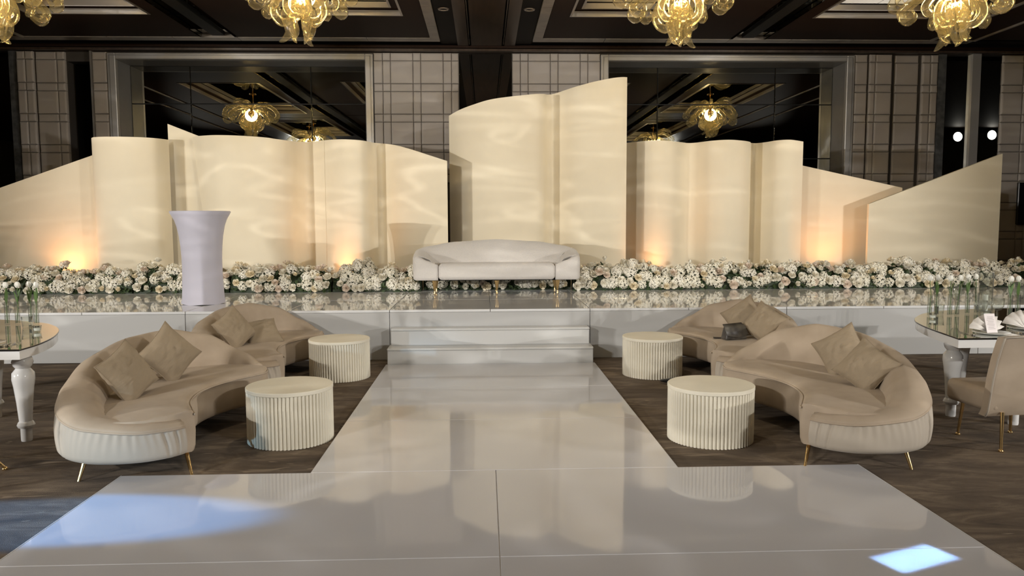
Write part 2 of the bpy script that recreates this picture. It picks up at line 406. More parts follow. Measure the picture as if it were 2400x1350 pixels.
# ceiling
ce = tag(box('ceiling',-19,19,-13,17.5,5.36,5.6,'ceil'),'dark brown coffered ballroom ceiling with stone and mirror trims','ceiling',kind='structure')
def cb(name,x0,x1,y0,y1,z0,z1,m,c=0): return box(name,x0,x1,y0,y1,z0,z1,m,ce,c)
cb('beam_panel',-.22,.35,-12,14.72,5.0,5.1,'wood'); 
for a,c in ((-.475,-.275),(.405,.605)): cb('beam_panel',a,c,-12,14.72,5.0,5.1,'wood')
for a,c in ((-.262,-.250),(.380,.392)): cb('beam_strip',a,c,-12,14.72,5.02,5.1,'stone')
cb('beam_strip',-.30,-.19,-12,14.75,5.10,5.16,'black'); cb('beam_strip',.32,.43,-12,14.75,5.10,5.16,'black')
for s in (-1,1):
    X=lambda v:XC+s*v
    def sb(name,v0,v1,y0,y1,z0,z1,m,c=0):
        a,b_=sorted((X(v0),X(v1))); return cb(name,a,b_,y0,y1,z0,z1,m,c)
    sb('soffit_strip',.54,.845,-12,14.72,5.03,5.1,'ceil')
    for k in range(22): sb('trim_stone',.855,1.02,-11.9+1.2*k if k<21 else 13.3,min(-11.9+1.2*(k+1)-.008,14.36),4.99,5.06,'stone')
    for k in range(7): sb('trim_stone',1.02+1.15*k,1.02+1.15*(k+1)-.008,14.12,14.36,4.99,5.06,'stone')
    for yc in (10.1,3.1,-3.9):
        far=14.10 if yc>9 else yc+3.46
        for (c0,c1,h0,h1) in ((1.03,4.46,1.35,3.48),(5.12,8.2,5.36,7.28)):
            y0,y1=yc-3.46,far; hy0,hy1=yc-2.55,yc+2.55
            sb('coffer_board',c0,h0,y0,y1,5.0,5.07,'brown'); sb('coffer_board',h1,c1,y0,y1,5.0,5.07,'brown')
            sb('coffer_board',h0,h1,y0,hy0,5.0,5.07,'brown'); sb('coffer_board',h0,h1,hy1,y1,5.0,5.07,'brown')
            for j,(i_,zz) in enumerate(((0,4.992),(.17,5.075))):
                t=.035
                p0,p1,q0,q1=h0+i_,h1-i_,hy0+i_,hy1-i_
                sb('coffer_trim',p0,p0+t,q0,q1,zz,zz+.085,'cofmetal'); sb('coffer_trim',p1-t,p1,q0,q1,zz,zz+.085,'cofmetal')
                sb('coffer_trim',p0+t,p1-t,q0,q0+t,zz,zz+.085,'cofmetal'); sb('coffer_trim',p0+t,p1-t,q1-t,q1,zz,zz+.085,'cofmetal')
            i_=.17
            sb('coffer_step',h0,h0+i_,hy0,hy1,5.09,5.16,'brown'); sb('coffer_step',h1-i_,h1,hy0,hy1,5.09,5.16,'brown')
            sb('coffer_step',h0+i_,h1-i_,hy0,hy0+i_,5.09,5.16,'brown'); sb('coffer_step',h0+i_,h1-i_,hy1-i_,hy1,5.09,5.16,'brown')
            for a in range(2):
                for b_ in range(4):
                    wx=(h1-h0-2*i_)/2; wy=(hy1-hy0-2*i_)/4
                    sb('coffer_mirror',h0+i_+a*wx+.004,h0+i_+(a+1)*wx-.004,hy0+i_+b_*wy+.004,hy0+i_+(b_+1)*wy-.004,5.17,5.18,'darkmirror')
    # mirror-lined trough between coffers
    sb('trough_mirror',4.47,4.50,-12,14.1,4.99,5.30,'darkmirror'); sb('trough_mirror',5.08,5.11,-12,14.1,4.99,5.30,'darkmirror')
    sb('trough_rail',4.68,4.90,-12,14.1,5.02,5.08,'black')
    for k in range(20): sb('trough_facet',4.52,4.66,-11.8+1.3*k,-11.8+1.3*k+1.2,5.06,5.07,'darkmirror'); sb('trough_facet',4.92,5.06,-11.8+1.3*k,-11.8+1.3*k+1.2,5.06,5.07,'darkmirror')
    sb('perimeter_soffit',8.22,18.9,-12,14.1,5.0,5.07,'brown'); sb('perimeter_trim',8.2,8.24,-12,14.1,4.97,5.05,'cofmetal')
    sb('perimeter_trim',9.02,9.06,-12,14.1,4.97,5.05,'stone')
cb('soffit_strip',-19,19,14.40,14.72,5.05,5.1,'ceil')

# ------------------------------------------------------------------ downlights
dl_mesh=None
def downlight(x,y,label):
    global dl_mesh
    t=tag(empty('downlight',(x,y,5.03)),label,'light','recessed ceiling downlights')
    if dl_mesh is None:
        a=mesh('trim_ring',*lathe([(.055,.0),(.06,-.012),(.085,-.012),(.09,.0)],28,False,False),'cofmetal',t,True)
        b_=mesh('reflector',*lathe([(.056,-.002),(.03,.03),(.0005,.032)],28,False,False),'lampcone',t,True)
        dl_mesh=(a,b_)
    else:
        for q in dl_mesh: inst(q,t)
M['lampcone']=mat('downlight_reflector',(.55,.53,.5),.2,.9)
downlight(-.62,12.36,'recessed ceiling downlight left of the central beam'); downlight(.74,12.36,'recessed ceiling downlight right of the central beam')
for k in range(6):
    for x in (-.62,.74): spot('downlight_and_fill',(x,12.36-2.45*k,5.01),(x,12.36-2.45*k,0),DOWN_FILL,(.90,.92,1.0),120,.8,.05)  # far pair lights the modelled fixtures; the nearer rows are added floor fill

# ------------------------------------------------------------------ stage, steps, runway
ST=.61; SF=9.19
st=tag(empty('stage',(XC,SF,0)),'long raised white stage with glossy tiled top in front of cream backdrop','stage')
box('stage_core',-9.7,9.7,.03,3.9,0,ST-.03,'stage_front',st)
proto=None
for i in range(-8,8):
    for j in range(3):
        x0=i*1.22; y0=j*1.22-.0
        if proto is None: proto=box('top_tile',.004,1.216,.004,1.216,-.03,0,'stage_top',st,.002); proto.location=(x0,y0,ST)
        else: inst(proto,st,(x0,y0,ST))
pf=None
for i in range(-4,4):
    x0=-1.22+2.44*i
    if pf is None: pf=box('fascia_panel',.003,2.437,0,.03,.0,ST-.032,'stage_front',st,.003); pf.location=(x0,0,0)
    else: inst(pf,st,(x0,0,0))
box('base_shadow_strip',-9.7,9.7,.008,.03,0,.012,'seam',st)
sp=tag(empty('stage_steps',(XC,8.77,0)),'two white carpentered steps leading from the runway up to the stage','steps')
def step(x,y0,y1,z0,z1,nose):
    p=[box('riser_block',-x,x,y0+nose,y1,z0,z1-.03,'step_white',sp,.006),box('tread',-x-.005,x+.005,y0,y1,z1-.032,z1,'step_white',sp,.012)]
step(1.205,0,.42,0.005,.206,.012); step(1.185,.21,.42,.206,.408,.012)

rw=tag(empty('runway',(XC,0,0)),'glossy white acrylic runway leading to the stage steps','runway')
for a,c in ((4.925,6.23),(6.235,7.50),(7.505,8.77)): box('floor_panel',-1.22,1.22,a,c,.001,.02,'acrylic',rw,.002)
pl=tag(empty('dance_floor',(XC,0,0)),'wide glossy white acrylic floor platform at the near end of the runway','platform')
for a,c in ((3.605,4.92),(2.29,3.60),(.98,2.285)):
    for p,q in ((-2.44,-.003),(.003,2.44)): box('floor_panel',p,q,a,c,.001,.02,'acrylic',pl,.002)
box('panel_joint',-2.438,2.438,.985,4.915,.001,.0165,'joint',pl); box('panel_joint',-1.215,1.215,4.93,8.765,.001,.0165,'joint',rw)
for a,c,d,e in ((-2.445,-2.44,.98,4.92),(2.44,2.445,.98,4.92)): box('edge_trim',a,c,d,e,.001,.021,'lacquer',pl)

# ------------------------------------------------------------------ cream backdrop panels
def deep(pts): return [(x,12.5+(y-12.5)*1.45,z) for x,y,z in pts]
def panel(name,pts,label,n=60,th=.035,lean=0,wave=True):
    if wave: pts=deep(pts)
    c=catmull(pts,n) if wave else [Vector(p) for p in pts]
    o=mesh(name,*sheet([(p.x,p.y) for p in c],[p.z for p in c],ST+.002,th),'cream',None,wave,50)
    fix_normals(o); return tag(o,label,'decor screen','cream backdrop panels')
panel('sloped_screen',[(-8.7,12.70,1.96),(-6.20,12.70,2.83)],'flat cream backdrop panel at far left with sloping top edge',wave=False)
panel('curved_screen',[(-6.36,12.70,3.036),(-6.30,12.57,3.04),(-6.19,12.48,3.043),(-5.969,12.42,3.041),(-5.619,12.38,3.033),(-5.33,12.42,3.028),(-5.19,12.50,3.025),(-5.13,12.66,3.03)],'convex cream backdrop panel left of the white pedestal, beside a dark gap')
o=panel('pointed_screen',[(-5.189,12.86,3.303),(-4.20,12.86,2.91)],'pointed cream backdrop panel peeking above, directly behind the white pedestal',wave=False)
A_=[(-4.74,12.66,3.08),(-4.523,12.50,3.068),(-4.22,12.38,3.06),(-3.873,12.34,3.045),(-3.478,12.35,3.021),(-3.27,12.40,2.998),(-3.12,12.50,2.99),(-3.03,12.66,2.998),(-2.93,12.75,3.011),(-2.76,12.70,3.015),(-2.607,12.62,3.015)]
c=catmull(deep(A_),70); V,F=sheet([(p.x,p.y) for p in c],[p.z for p in c],ST+.002,.035)
V=[(x+(3.0-z)*.10*max(0,(-3.9-x)/.85) if x<-3.9 else x,y,z) for x,y,z in V]      # its left edge is cut at a slant
tag(fix_normals(mesh('wavy_screen',V,F,'cream',None,True,50)),'wide wavy cream backdrop panel with slanted left edge, right of white pedestal','decor screen','cream backdrop panels')
panel('wavy_screen',[(-2.603,12.62,3.015),(-2.434,12.52,3.011),(-2.215,12.44,3.002),(-2.0,12.44,2.99),(-1.89,12.52,2.984),(-1.82,12.68,2.987),(-1.708,12.75,2.984),(-1.60,12.67,2.964),(-1.407,12.52,2.915),(-1.158,12.42,2.837),(-.881,12.36,2.743),(-.587,12.34,2.646)],'wavy cream backdrop panel with top falling towards the white stage sofa',70)
panel('tall_screen',[(-.579,12.82,3.452),(-.405,12.68,3.515),(-.159,12.57,3.583),(.118,12.5,3.648),(.463,12.48,3.693),(.812,12.52,3.738),(.98,12.60,3.762),(1.075,12.76,3.789),(1.184,12.82,3.816),(1.303,12.74,3.838),(1.515,12.6,3.879),(1.783,12.52,3.934),(2.055,12.48,3.981),(2.229,12.48,4.002),(2.337,12.5,4.006)],'tallest wavy cream backdrop panel behind the white stage sofa',90)
panel('wavy_screen',[(2.36,12.92,3.008),(2.546,12.8,3.012),(2.7,12.68,3.013),(2.9,12.62,3.014),(3.159,12.66,3.004),(3.37,12.78,3.003),(3.489,12.83,3.0),(3.623,12.78,3.002),(3.797,12.64,3.009),(4.064,12.58,3.016),(4.33,12.62,3.006),(4.50,12.74,3.005),(4.60,12.90,3.013),(4.703,12.92,3.011),(4.79,12.76,3.005),(4.902,12.63,3.013),(5.101,12.58,3.016),(5.342,12.62,2.992)],'wavy cream backdrop panel right of the tallest panel, with level rippled top',100)
panel('sloped_screen',[(5.33,12.95,2.643),(7.215,12.95,2.234)],'flat cream backdrop panel with top sloping down to the right',wave=False)
panel('sloped_screen',[(6.435,12.55,1.948),(8.681,12.55,2.779)],'flat cream backdrop panel at far right with top rising to a point',wave=False,th=.06)

# warm uplights on the stage behind the flowers
UP=[(-6.75,12.46,'behind flowers before the far left sloping panel',44),(-2.30,12.20,'behind flowers left of the stage sofa',26),(2.80,12.40,'behind flowers right of the stage sofa',26),(5.85,12.52,'behind flowers before the right sloping panels',46)]
for x,y,lab,pw in UP:
    t=tag(empty('uplight',(x,y,ST)),'small warm amber uplight '+lab,'light','amber uplights behind the flowers')
    mesh('housing',*lathe([(.06,0),(.07,.01),(.07,.11),(.062,.12)],20,True,False),'blackedge',t,True,40)
    mesh('lens',*lathe([(.062,.112),(.0005,.114)],20,False,False),'upglow',t)
    multi('bracket',[boxV(-.085,-.075,-.015,.015,0,.10),boxV(.075,.085,-.015,.015,0,.10),boxV(-.085,.085,-.02,.02,0,.006)],'blackedge',t)
    s_=spot('uplight_beam',(x,y,ST+.13),(x,y+.22,ST+2.2),pw,(1,.42,.14),150,1,.12)

# ------------------------------------------------------------------ flowers
def petal_patch(V,F,base_r,tip_r,h0,h1,a,wid,cup):
    n=len(V)
    for i,(t) in enumerate((0,.5,1)):
        r=base_r+(tip_r-base_r)*t; z=h0+(h1-h0)*(t**.8); wv=wid*(.55,1,.72)[i]
        for s_ in (-1,0,1):
            aa=a+s_*wv; rr=r*(1-cup*(abs(s_)))+ (0.0)
            V.append((rr*cos(aa),rr*sin(aa),z+(.012*(1-abs(s_)) if i==2 else 0)))
    for i in (0,1):
        for j in (0,1): k=n+i*3+j; F.append((k,k+1,k+4,k+3))
def rose_mesh(seed):
    rnd=random.Random(seed); V=[];F=[]
    for ring,(cnt,br,tr,h0,h1,wd) in enumerate(((6,.012,.078,.0,.030,.62),(5,.012,.062,.006,.052,.66),(5,.010,.044,.012,.066,.7),(4,.006,.028,.02,.074,.85),(3,.003,.013,.03,.078,1.1))):
        a0=rnd.random()*6
        for k in range(cnt): petal_patch(V,F,br,tr*rnd.uniform(.9,1.1),h0,h1*rnd.uniform(.92,1.08),a0+2*pi*k/cnt,wd,.04)
    return V,F
def hydr_mesh(seed,R=.085,nf=46):
    rnd=random.Random(seed); V=[];F=[]
    for k in range(nf):
        zc=1-1.45*(k+.5)/nf; ph=k*2.399+rnd.uniform(-.2,.2); rr=sqrt(max(0,1-zc*zc)); d=Vector((rr*cos(ph),rr*sin(ph),zc)); c_=d*R*rnd.uniform(.88,1.08)
        t=d.orthogonal().normalized(); b_=d.cross(t); a0=rnd.random()*6
        for q in range(4):
            a=a0+q*pi/2; e=t*cos(a)+b_*sin(a); f=t*cos(a+pi/2)+b_*sin(a+pi/2); s_=.026*rnd.uniform(.85,1.2); n=len(V)
            V+=[c_,c_+e*s_*.6+f*s_*.45+d*.003,c_+e*s_*1.05+d*.009,c_+e*s_*.6-f*s_*.45+d*.003]; F.append((n,n+1,n+2,n+3))
    return V,F
def bud_mesh(seed):
    rnd=random.Random(seed); V=[];F=[]
    for cnt,br,tr,h0,h1,wd in ((4,.01,.042,0,.05,.85),(3,.008,.028,.01,.066,1.0),(3,.003,.012,.02,.07,1.1)):
        a0=rnd.random()*6
        for k in range(cnt): petal_patch(V,F,br,tr,h0,h1,a0+2*pi*k/cnt,wd,.03)
    return V,F
def mk(name,VF,m):
    me=bpy.data.meshes.new(name); me.from_pydata([tuple(v) for v in VF[0]],[],VF[1]); me.materials.append(M[m]); me.update(); me.polygons.foreach_set('use_smooth',[True]*len(me.polygons)); return me
ROSE=[mk('rose',rose_mesh(i),('petal_w','petal_c','petal_w','petal_p')[i]) for i in range(4)]
HYD=[mk('hydrangea',hydr_mesh(i),('petal_h','petal_w','petal_h')[i]) for i in range(3)]
BUD=[mk('rosebud',bud_mesh(i),('petal_w','petal_c')[i]) for i in range(2)]
def garland(x0,x1,yc,label,dens=50,hs=1.12):
    t=tag(empty('flower_garland',((x0+x1)/2,yc,ST)),label,'flowers','white flower garlands along the stage')
    cx=(x0+x1)/2; rnd=random.Random(int(x0*100)+999)
    hz=lambda x:(.285+.11*noise.noise(Vector((x*1.9,3.1,0)))+.085*noise.noise(Vector((x*4.6,7,0))))*hs
    ry=.20
    # dark leafy core
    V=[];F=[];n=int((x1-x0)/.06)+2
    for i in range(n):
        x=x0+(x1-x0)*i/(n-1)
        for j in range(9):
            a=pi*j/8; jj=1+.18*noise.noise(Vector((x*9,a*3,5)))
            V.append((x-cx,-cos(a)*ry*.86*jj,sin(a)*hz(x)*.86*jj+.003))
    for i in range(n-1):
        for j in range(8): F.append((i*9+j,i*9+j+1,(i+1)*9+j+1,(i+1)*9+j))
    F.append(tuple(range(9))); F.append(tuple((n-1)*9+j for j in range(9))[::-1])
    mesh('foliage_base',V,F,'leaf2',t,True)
    # leaves
    V=[];F=[]
    for k in range(int((x1-x0)*230)):
        x=rnd.uniform(x0+.05,x1-.05); a=rnd.uniform(-.05,2.3); h=hz(x); d=Vector((rnd.uniform(-.5,.5),-cos(a),sin(a)+.1)).normalized()
        p=Vector((x-cx,-cos(a)*ry*.9,max(.01,sin(a)*h*.92))); l=rnd.uniform(.05,.095); s_=d.orthogonal().normalized(); s_=(Matrix.Rotation(rnd.random()*6.3,3,d)@s_); q=(d*.6+s_*.8).normalized(); wv=q.cross(d).normalized()*l*.28
        b0=len(V); e=p+q*l
        if e.z<.005: e.z=.005
        V+=[p,p+q*l*.5+wv,e,p+q*l*.5-wv]; F.append((b0,b0+1,b0+2)); F.append((b0,b0+2,b0+3))
    tag(mesh('leaves',V,F,'leaf',t),kind='stuff')
    cnt=int((x1-x0)*dens)
    placed=[]
    for k in range(cnt):
        for tr_ in range(14):
            x=rnd.uniform(x0+.035,x1-.035); a=rnd.uniform(.08,2.0) if rnd.random()<.86 else rnd.uniform(1.0,2.4)
            if all((x-px)**2+((a-pa)*.24)**2>.0072 for px,pa in placed[-60:]): break
        placed.append((x,a)); h=hz(x)
        d=Vector((rnd.uniform(-.35,.35),-cos(a)-.15,sin(a)+.05)).normalized()
        p=Vector((x-cx,-cos(a)*ry,sin(a)*h))*1.0; p.z*=rnd.uniform(.92,1.22) if a>.7 else 1
        u=rnd.random()
        if u<.42: me=rnd.choice(HYD); s_=rnd.uniform(.72,1.12); p-=d*.03
        elif u<.80: me=rnd.choice(ROSE); s_=rnd.uniform(.68,1.0)
        else: me=rnd.choice(BUD); s_=rnd.uniform(.75,1.05)
        lim=.108*s_ if me.name.startswith('hyd') else .075*s_
        if p.z<lim: p.z=lim
        o=bpy.data.objects.new(me.name.split('.')[0],me); link(o,t); o.location=p
        q=d.to_track_quat('Z','Y'); o.rotation_euler=(q.to_matrix()@Matrix.Rotation(rnd.random()*6.28,3,'Z')).to_euler(); o.scale=(s_,)*3
for a in ((-8.6,-6.95,11.86,'white flower garland at far left end of the stage, behind the left glass vases'),
    (-6.93,-5.35,11.86,'white and blush flower garland lit amber between the far left panels'),
    (-5.33,-3.9,11.86,'white flower garland just left of the white pedestal'),
    (-3.88,-2.35,11.86,'white flower garland just right of the white pedestal'),
    (-2.33,-.98,11.86,'white flower garland touching the left end of the stage sofa'),
    (-.96,1.36,12.08,'white flower garland half hidden behind and under the stage sofa'),
    (1.38,3.1,11.84,'white flower garland touching the right end of the stage sofa'),
    (3.12,4.75,11.86,'white flower garland before the rippled panel on the right'),
    (4.77,6.4,11.86,'white flower garland glowing amber before the right sloping panels'),
    (6.42,8.05,11.86,'white flower garland before the far right rising panel'),
    (8.07,9.4,11.86,'white flower garland at far right end, behind the right table glasses')): garland(*a)

# ------------------------------------------------------------------ shell helper for upholstery
def normals2d(P):
    out=[]
    for i in range(len(P)):
        t=(P[min(i+1,len(P)-1)]-P[max(0,i-1)]); t=Vector((t.x,t.y,0)).normalized(); out.append(Vector((-t.y,t.x,0)))   # left of direction
    return out
def shell(outer, prof, sections, n):
    """outer: resampled open plan curve; sections(u)->list of (inset,z); left normal points inwards when side=+1"""
    V=[];F=[];N_=normals2d(outer); m=None
    for i,p in enumerate(outer):
        s_=sections(i/(len(outer)-1)); m=len(s_)
        for d,z in s_: V.append((p.x+N_[i].x*d*prof, p.y+N_[i].y*d*prof, z))
    for i in range(len(outer)-1):
        for j in range(m-1): F.append((i*m+j,(i+1)*m+j,(i+1)*m+j+1,i*m+j+1))
    F.append(tuple(range(m))); F.append(tuple((len(outer)-1)*m+j for j in range(m))[::-1])
    return V,F

# ------------------------------------------------------------------ curved lounge sofas
OUT=[(-1.97,4.96),(-2.04,4.87),(-2.2,4.775),(-2.42,4.745),(-2.62,4.80),(-2.79,4.96),(-2.95,5.28),(-3.05,5.68),(-3.05,6.10),(-2.96,6.45),(-2.80,6.72),(-2.58,6.88),(-2.34,6.93),(-2.12,6.87),(-1.97,6.74)]
FRONT=[(-1.90,6.62),(-1.885,6.48),(-1.95,6.36),(-2.06,6.18),(-2.14,5.95),(-2.165,5.72),(-2.12,5.45),(-2.02,5.22),(-1.95,5.08)]
SC=Vector((-2.45,5.83,0))
US=[0,.07,.16,.26,.37,.50,.62,.74,.84,.93,1]
ZR=[.375,.385,.425,.50,.59,.68,.735,.75,.68,.53,.425]
ZP=[.325,.328,.36,.415,.455,.50,.53,.53,.49,.42,.37]
RD=[.10,.18,.26,.30,.30,.28,.26,.24,.22,.17,.08]
def sofa(loc, mirror, label, rz=0):
    mx_=-1 if mirror else 1
    t=tag(empty('curved_sofa',loc,rz),label,'sofa','curved taupe velvet lounge sofas')
    tr=lambda V:[((x-SC.x)*mx_,y-SC.y,z) for x,y,z in V]
    oc=arcl(catmull([(x,y,0) for x,y in OUT],160),110)
    # going from the near tip clockwise (outside on the left): inward is right => prof -1
    def sec(u):
        zr,zp,d=lerp_list(US,ZR,u),lerp_list(US,ZP,u),lerp_list(US,RD,u)
        zi=.36
        pts=[(.03,zp-.015),(.0,zp),(-.004,zp+.02),(.008,zp+(zr-zp)*.45),(.035,zp+(zr-zp)*.78),(.075,zr-.012),(.11,zr),(.15,zr-.012),(.19,zr-(zr-zi)*.16),(.225,zr-(zr-zi)*.38),(.25,zr-(zr-zi)*.7),(.262,zi)]
        k=d/.262
        return [(a*k if a>.02 else a,max(z,.30)) for a,z in pts]
    V,F=shell(oc,-1,sec,0); fix_normals(mesh('backrest',tr(V),F,'velvet',t,True))
    # outer panel with gathered pleats
    V=[];F=[];on=arcl(oc,520); nn=normals2d(on); rows=12
    rnd=random.Random(3); ph=[(rnd.uniform(90,330),rnd.random()*6,rnd.uniform(.5,1)) for _ in range(6)]
    for i,p in enumerate(on):
        u=i/520; zp=lerp_list(US,ZP,u)
        for j in range(rows+1):
            v=j/rows; z=.135+(zp+.004-.135)*v
            us=u+.012*(1-v)*sin(u*31)
            f=sum(a_*sin(us*w_+p_) for w_,p_,a_ in ph)/2.2
            pl=-.048*max(0,f-.55)**1.0*(.25+.75*min(1,v*1.6))*(1 if v<.93 else .5)+.003*sin(us*520+3*sin(us*23))*v**2
            bulge=.018*sin(pi*min(1,v*1.02))+(-.05*(1-v*6)**2 if v<1/6 else 0)
            o_=-(bulge+pl)                      # outwards is left normal * +1 (prof -1 => inward = right)
            V.append((p.x-nn[i].x*o_,p.y-nn[i].y*o_,z))
    m_=rows+1
    for i in range(520):
        for j in range(rows): F.append((i*m_+j,(i+1)*m_+j,(i+1)*m_+j+1,i*m_+j+1))
    fix_normals(mesh('gathered_outer_panel',tr(V),F,'velvet_light',t,True))
    pv=[]
    for i in range(0,111):
        p=oc[i]; zp=lerp_list(US,ZP,i/110); pv.append((p.x,p.y,zp+.004))
    mesh('piping',*(lambda q:(tr(q[0]),q[1]))(tube(pv,.0085,6)),'velvet',t,True)
    # seat body: strip between the line inside the backrest and the free front edge
    K=64; nrm=normals2d(oc)
    inn=arcl([oc[i]+nrm[i]*-.07 for i in range(111)],K); fr=arcl(list(reversed(catmull([(x,y,0) for x,y in FRONT],80))),K)
    fr=[f.copy() for f in fr]; fr[0]=inn[0].lerp(fr[0],.8)
    V=[];F=[]
    nf_=normals2d(fr)
    rowz=[]
    for i in range(K+1):
        a_,b_=inn[i],fr[i]; d=b_-a_; l=max(d.length,1e-4); e=d/l
        row=[(a_,.135),(a_,.40)]
        for f in (.2,.4,.6,.75,.88): row.append((a_+d*f,.416 if .2<f<.8 else .413))
        row+=[(b_-e*min(.045,l*.1),.409),(b_-e*min(.018,l*.05),.400),(b_-e*.004,.384),(b_,.365),(b_+e*.006,.27),(b_,.17),(b_-e*min(.012,l*.05),.145),(b_-e*min(.04,l*.09),.133)]
        for p,z in row: V.append((p.x,p.y,z))
    m_=len(row)
    for i in range(K):
        for j in range(m_): k=(j+1)%m_; F.append((i*m_+j,(i+1)*m_+j,(i+1)*m_+k,i*m_+k))
    F.append(tuple(range(m_))); F.append(tuple(K*m_+j for j in range(m_))[::-1])
    sb_=fix_normals(mesh('seat',tr(V),F,'velvet',t,True,70))
    fp=[(p.x,p.y,.383) for p in catmull([(x,y,0) for x,y in FRONT],44)]
    mesh('piping',*(lambda q:(tr(q[0]),q[1]))(tube(fp,.007,6)),'velvet',sb_,True)
    for x,y,dx,dy in ((-2.60,4.93,-.03,-.05),(-2.03,5.10,.11,-.18),(-2.80,6.45,-.06,.06),(-2.02,6.50,.06,.04)):
        mesh('leg',*(lambda q:(tr(q[0]),q[1]))(tube([(x,y,.15),(x+dx,y+dy,0.0)],[.017,.009],10)),'gold',t,True,40)
    return t
sofa((-2.45,5.83,0),False,'near left curved taupe velvet sofa with two pillows')
sofa((-2.42,8.02,0),False,'far left curved taupe velvet sofa close to the stage')
sofa((2.66,5.80,0),True,'near right curved taupe velvet sofa with two pillows')
sofa((2.70,8.00,0),True,'far right curved taupe velvet sofa holding a bag and phone')

# ------------------------------------------------------------------ pillows
def pillow_mesh(seed):
    n=22;V=[];F=[];rnd=random.Random(seed)
    def pt(u,v,s_):
        t=((1-u*u)*(1-v*v))**.42
        k=1-.10*(1-v*v)*abs(u)**2 ; k2=1-.10*(1-u*u)*abs(v)**2
        wr=.020*noise.noise(Vector((u*2.5+v*1.5+seed,v*7-u*3,s_)))+.010*noise.noise(Vector((u*9,v*5+seed,s_*2)))
        return (.23*u*k,.23*v*k2,s_*(.105*t+wr*t))
    for s_ in (1,-1):
        for i in range(n+1):
            for j in range(n+1): V.append(pt(-1+2*i/n,-1+2*j/n,s_))
    m_=(n+1)**2
    for b_ in (0,1):
        for i in range(n):
            for j in range(n):
                a=b_*m_+i*(n+1)+j; q=(a,a+n+1,a+n+2,a+1); F.append(q if b_==0 else q[::-1])
    return V,F
PIL=[]
for k in range(3):
    V,F=pillow_mesh(k*5+1); PIL.append((V,F))
def pillow(loc,normal,spin,label,k,sc=1.0):
    V,F=PIL[k%3]; e=tag(empty('throw_pillow',loc),label,'pillow','taupe throw pillows on the lounge sofas')
    o=mesh('pillow_body',V,F,'pillow',e,True)
    d=Vector(normal).normalized(); q=(d.to_track_quat('Z','Y').to_matrix()@Matrix.Rotation(rad(spin),3,'Z'))
    e.rotation_euler=q.to_euler(); e.scale=(sc,)*3
    edge=[(.23*u*(1-.10*(1-v*v)*abs(u)**2),.23*v*(1-.10*(1-u*u)*abs(v)**2),0) for u,v in [(-1+2*i/12,-1) for i in range(12)]+[(1,-1+2*i/12) for i in range(12)]+[(1-2*i/12,1) for i in range(12)]+[(-1,1-2*i/12) for i in range(13)]]
    mesh('seam',*tube(edge,.004,5),'pillow',e,True)
pillow((-2.575,5.50,.585),(.88,-.30,.42),24,'wrinkled taupe pillow leaning on the near left sofa arm',0,.84)
pillow((-2.53,6.12,.615),(.72,-.62,.28),42,'upright pointed taupe pillow in the middle of the near left sofa',1,.84)
pillow((-2.56,7.80,.585),(.80,-.45,.42),28,'taupe pillow standing at the left arm of the far left sofa',2,.84)
pillow((-2.38,8.12,.50),(.20,-.55,.80),12,'taupe pillow lying flat beside another on the far left sofa',0,.80)
pillow((2.92,6.06,.59),(-.66,-.66,.36),36,'taupe pillow resting on the backrest of near right sofa',1,.80)
pillow((2.87,5.56,.56),(-.60,-.62,.50),58,'creased taupe pillow in front on the near right sofa',2,.77)
pillow((2.86,8.24,.60),(-.55,-.72,.40),38,'taupe pillow leaning on the backrest of far right sofa',2,.86)
pillow((2.96,7.90,.58),(-.50,-.70,.48),60,'taupe pillow at the right arm of the far right sofa, behind the bag',0,.84)

# ------------------------------------------------------------------ fluted drum tables
def drum_parts():
    R=.322;H=.425;nf=70;sub=6;V=[];F=[];n=nf*sub
    lev=((0,.006),(1,.0),(1,1),(0,1.0))
    def rr(i,k):
        f=(i%sub)/sub; return R-.015*(1-abs(sin(pi*f))**.6)*1.0
    zs=(.003,H-.03)
    for z in zs:
        for i in range(n): a=2*pi*i/n; V.append((rr(i,0)*cos(a),rr(i,0)*sin(a),z))
    for i in range(n): j=(i+1)%n; F.append((i,j,n+j,n+i))
    F.append(tuple(range(n))[::-1]); F.append(tuple(range(n,2*n)))
    return (V,F),lathe([(.30,H-.03),(.322,H-.03),(.325,H-.026),(.325,H-.004),(.321,H)],64,True,True)
DB,DT=drum_parts(); dp=None
for x,y,lab in ((-1.50,5.80,'ivory fluted drum table beside the near left sofa'),(-1.57,8.17,'ivory fluted drum table beside the far left sofa'),(1.72,5.66,'ivory fluted drum table beside the near right sofa'),(1.82,8.13,'ivory fluted drum table beside the far right sofa')):
    t=tag(empty('drum_table',(x,y,0),random.random()),lab,'side table','ivory fluted drum tables')
    if dp is None: dp=[mesh('fluted_body',*DB,'ivory',t,True,35),mesh('table_top',*DT,'ivory',t,True,35)]
    else:
        for q in dp: inst(q,t)

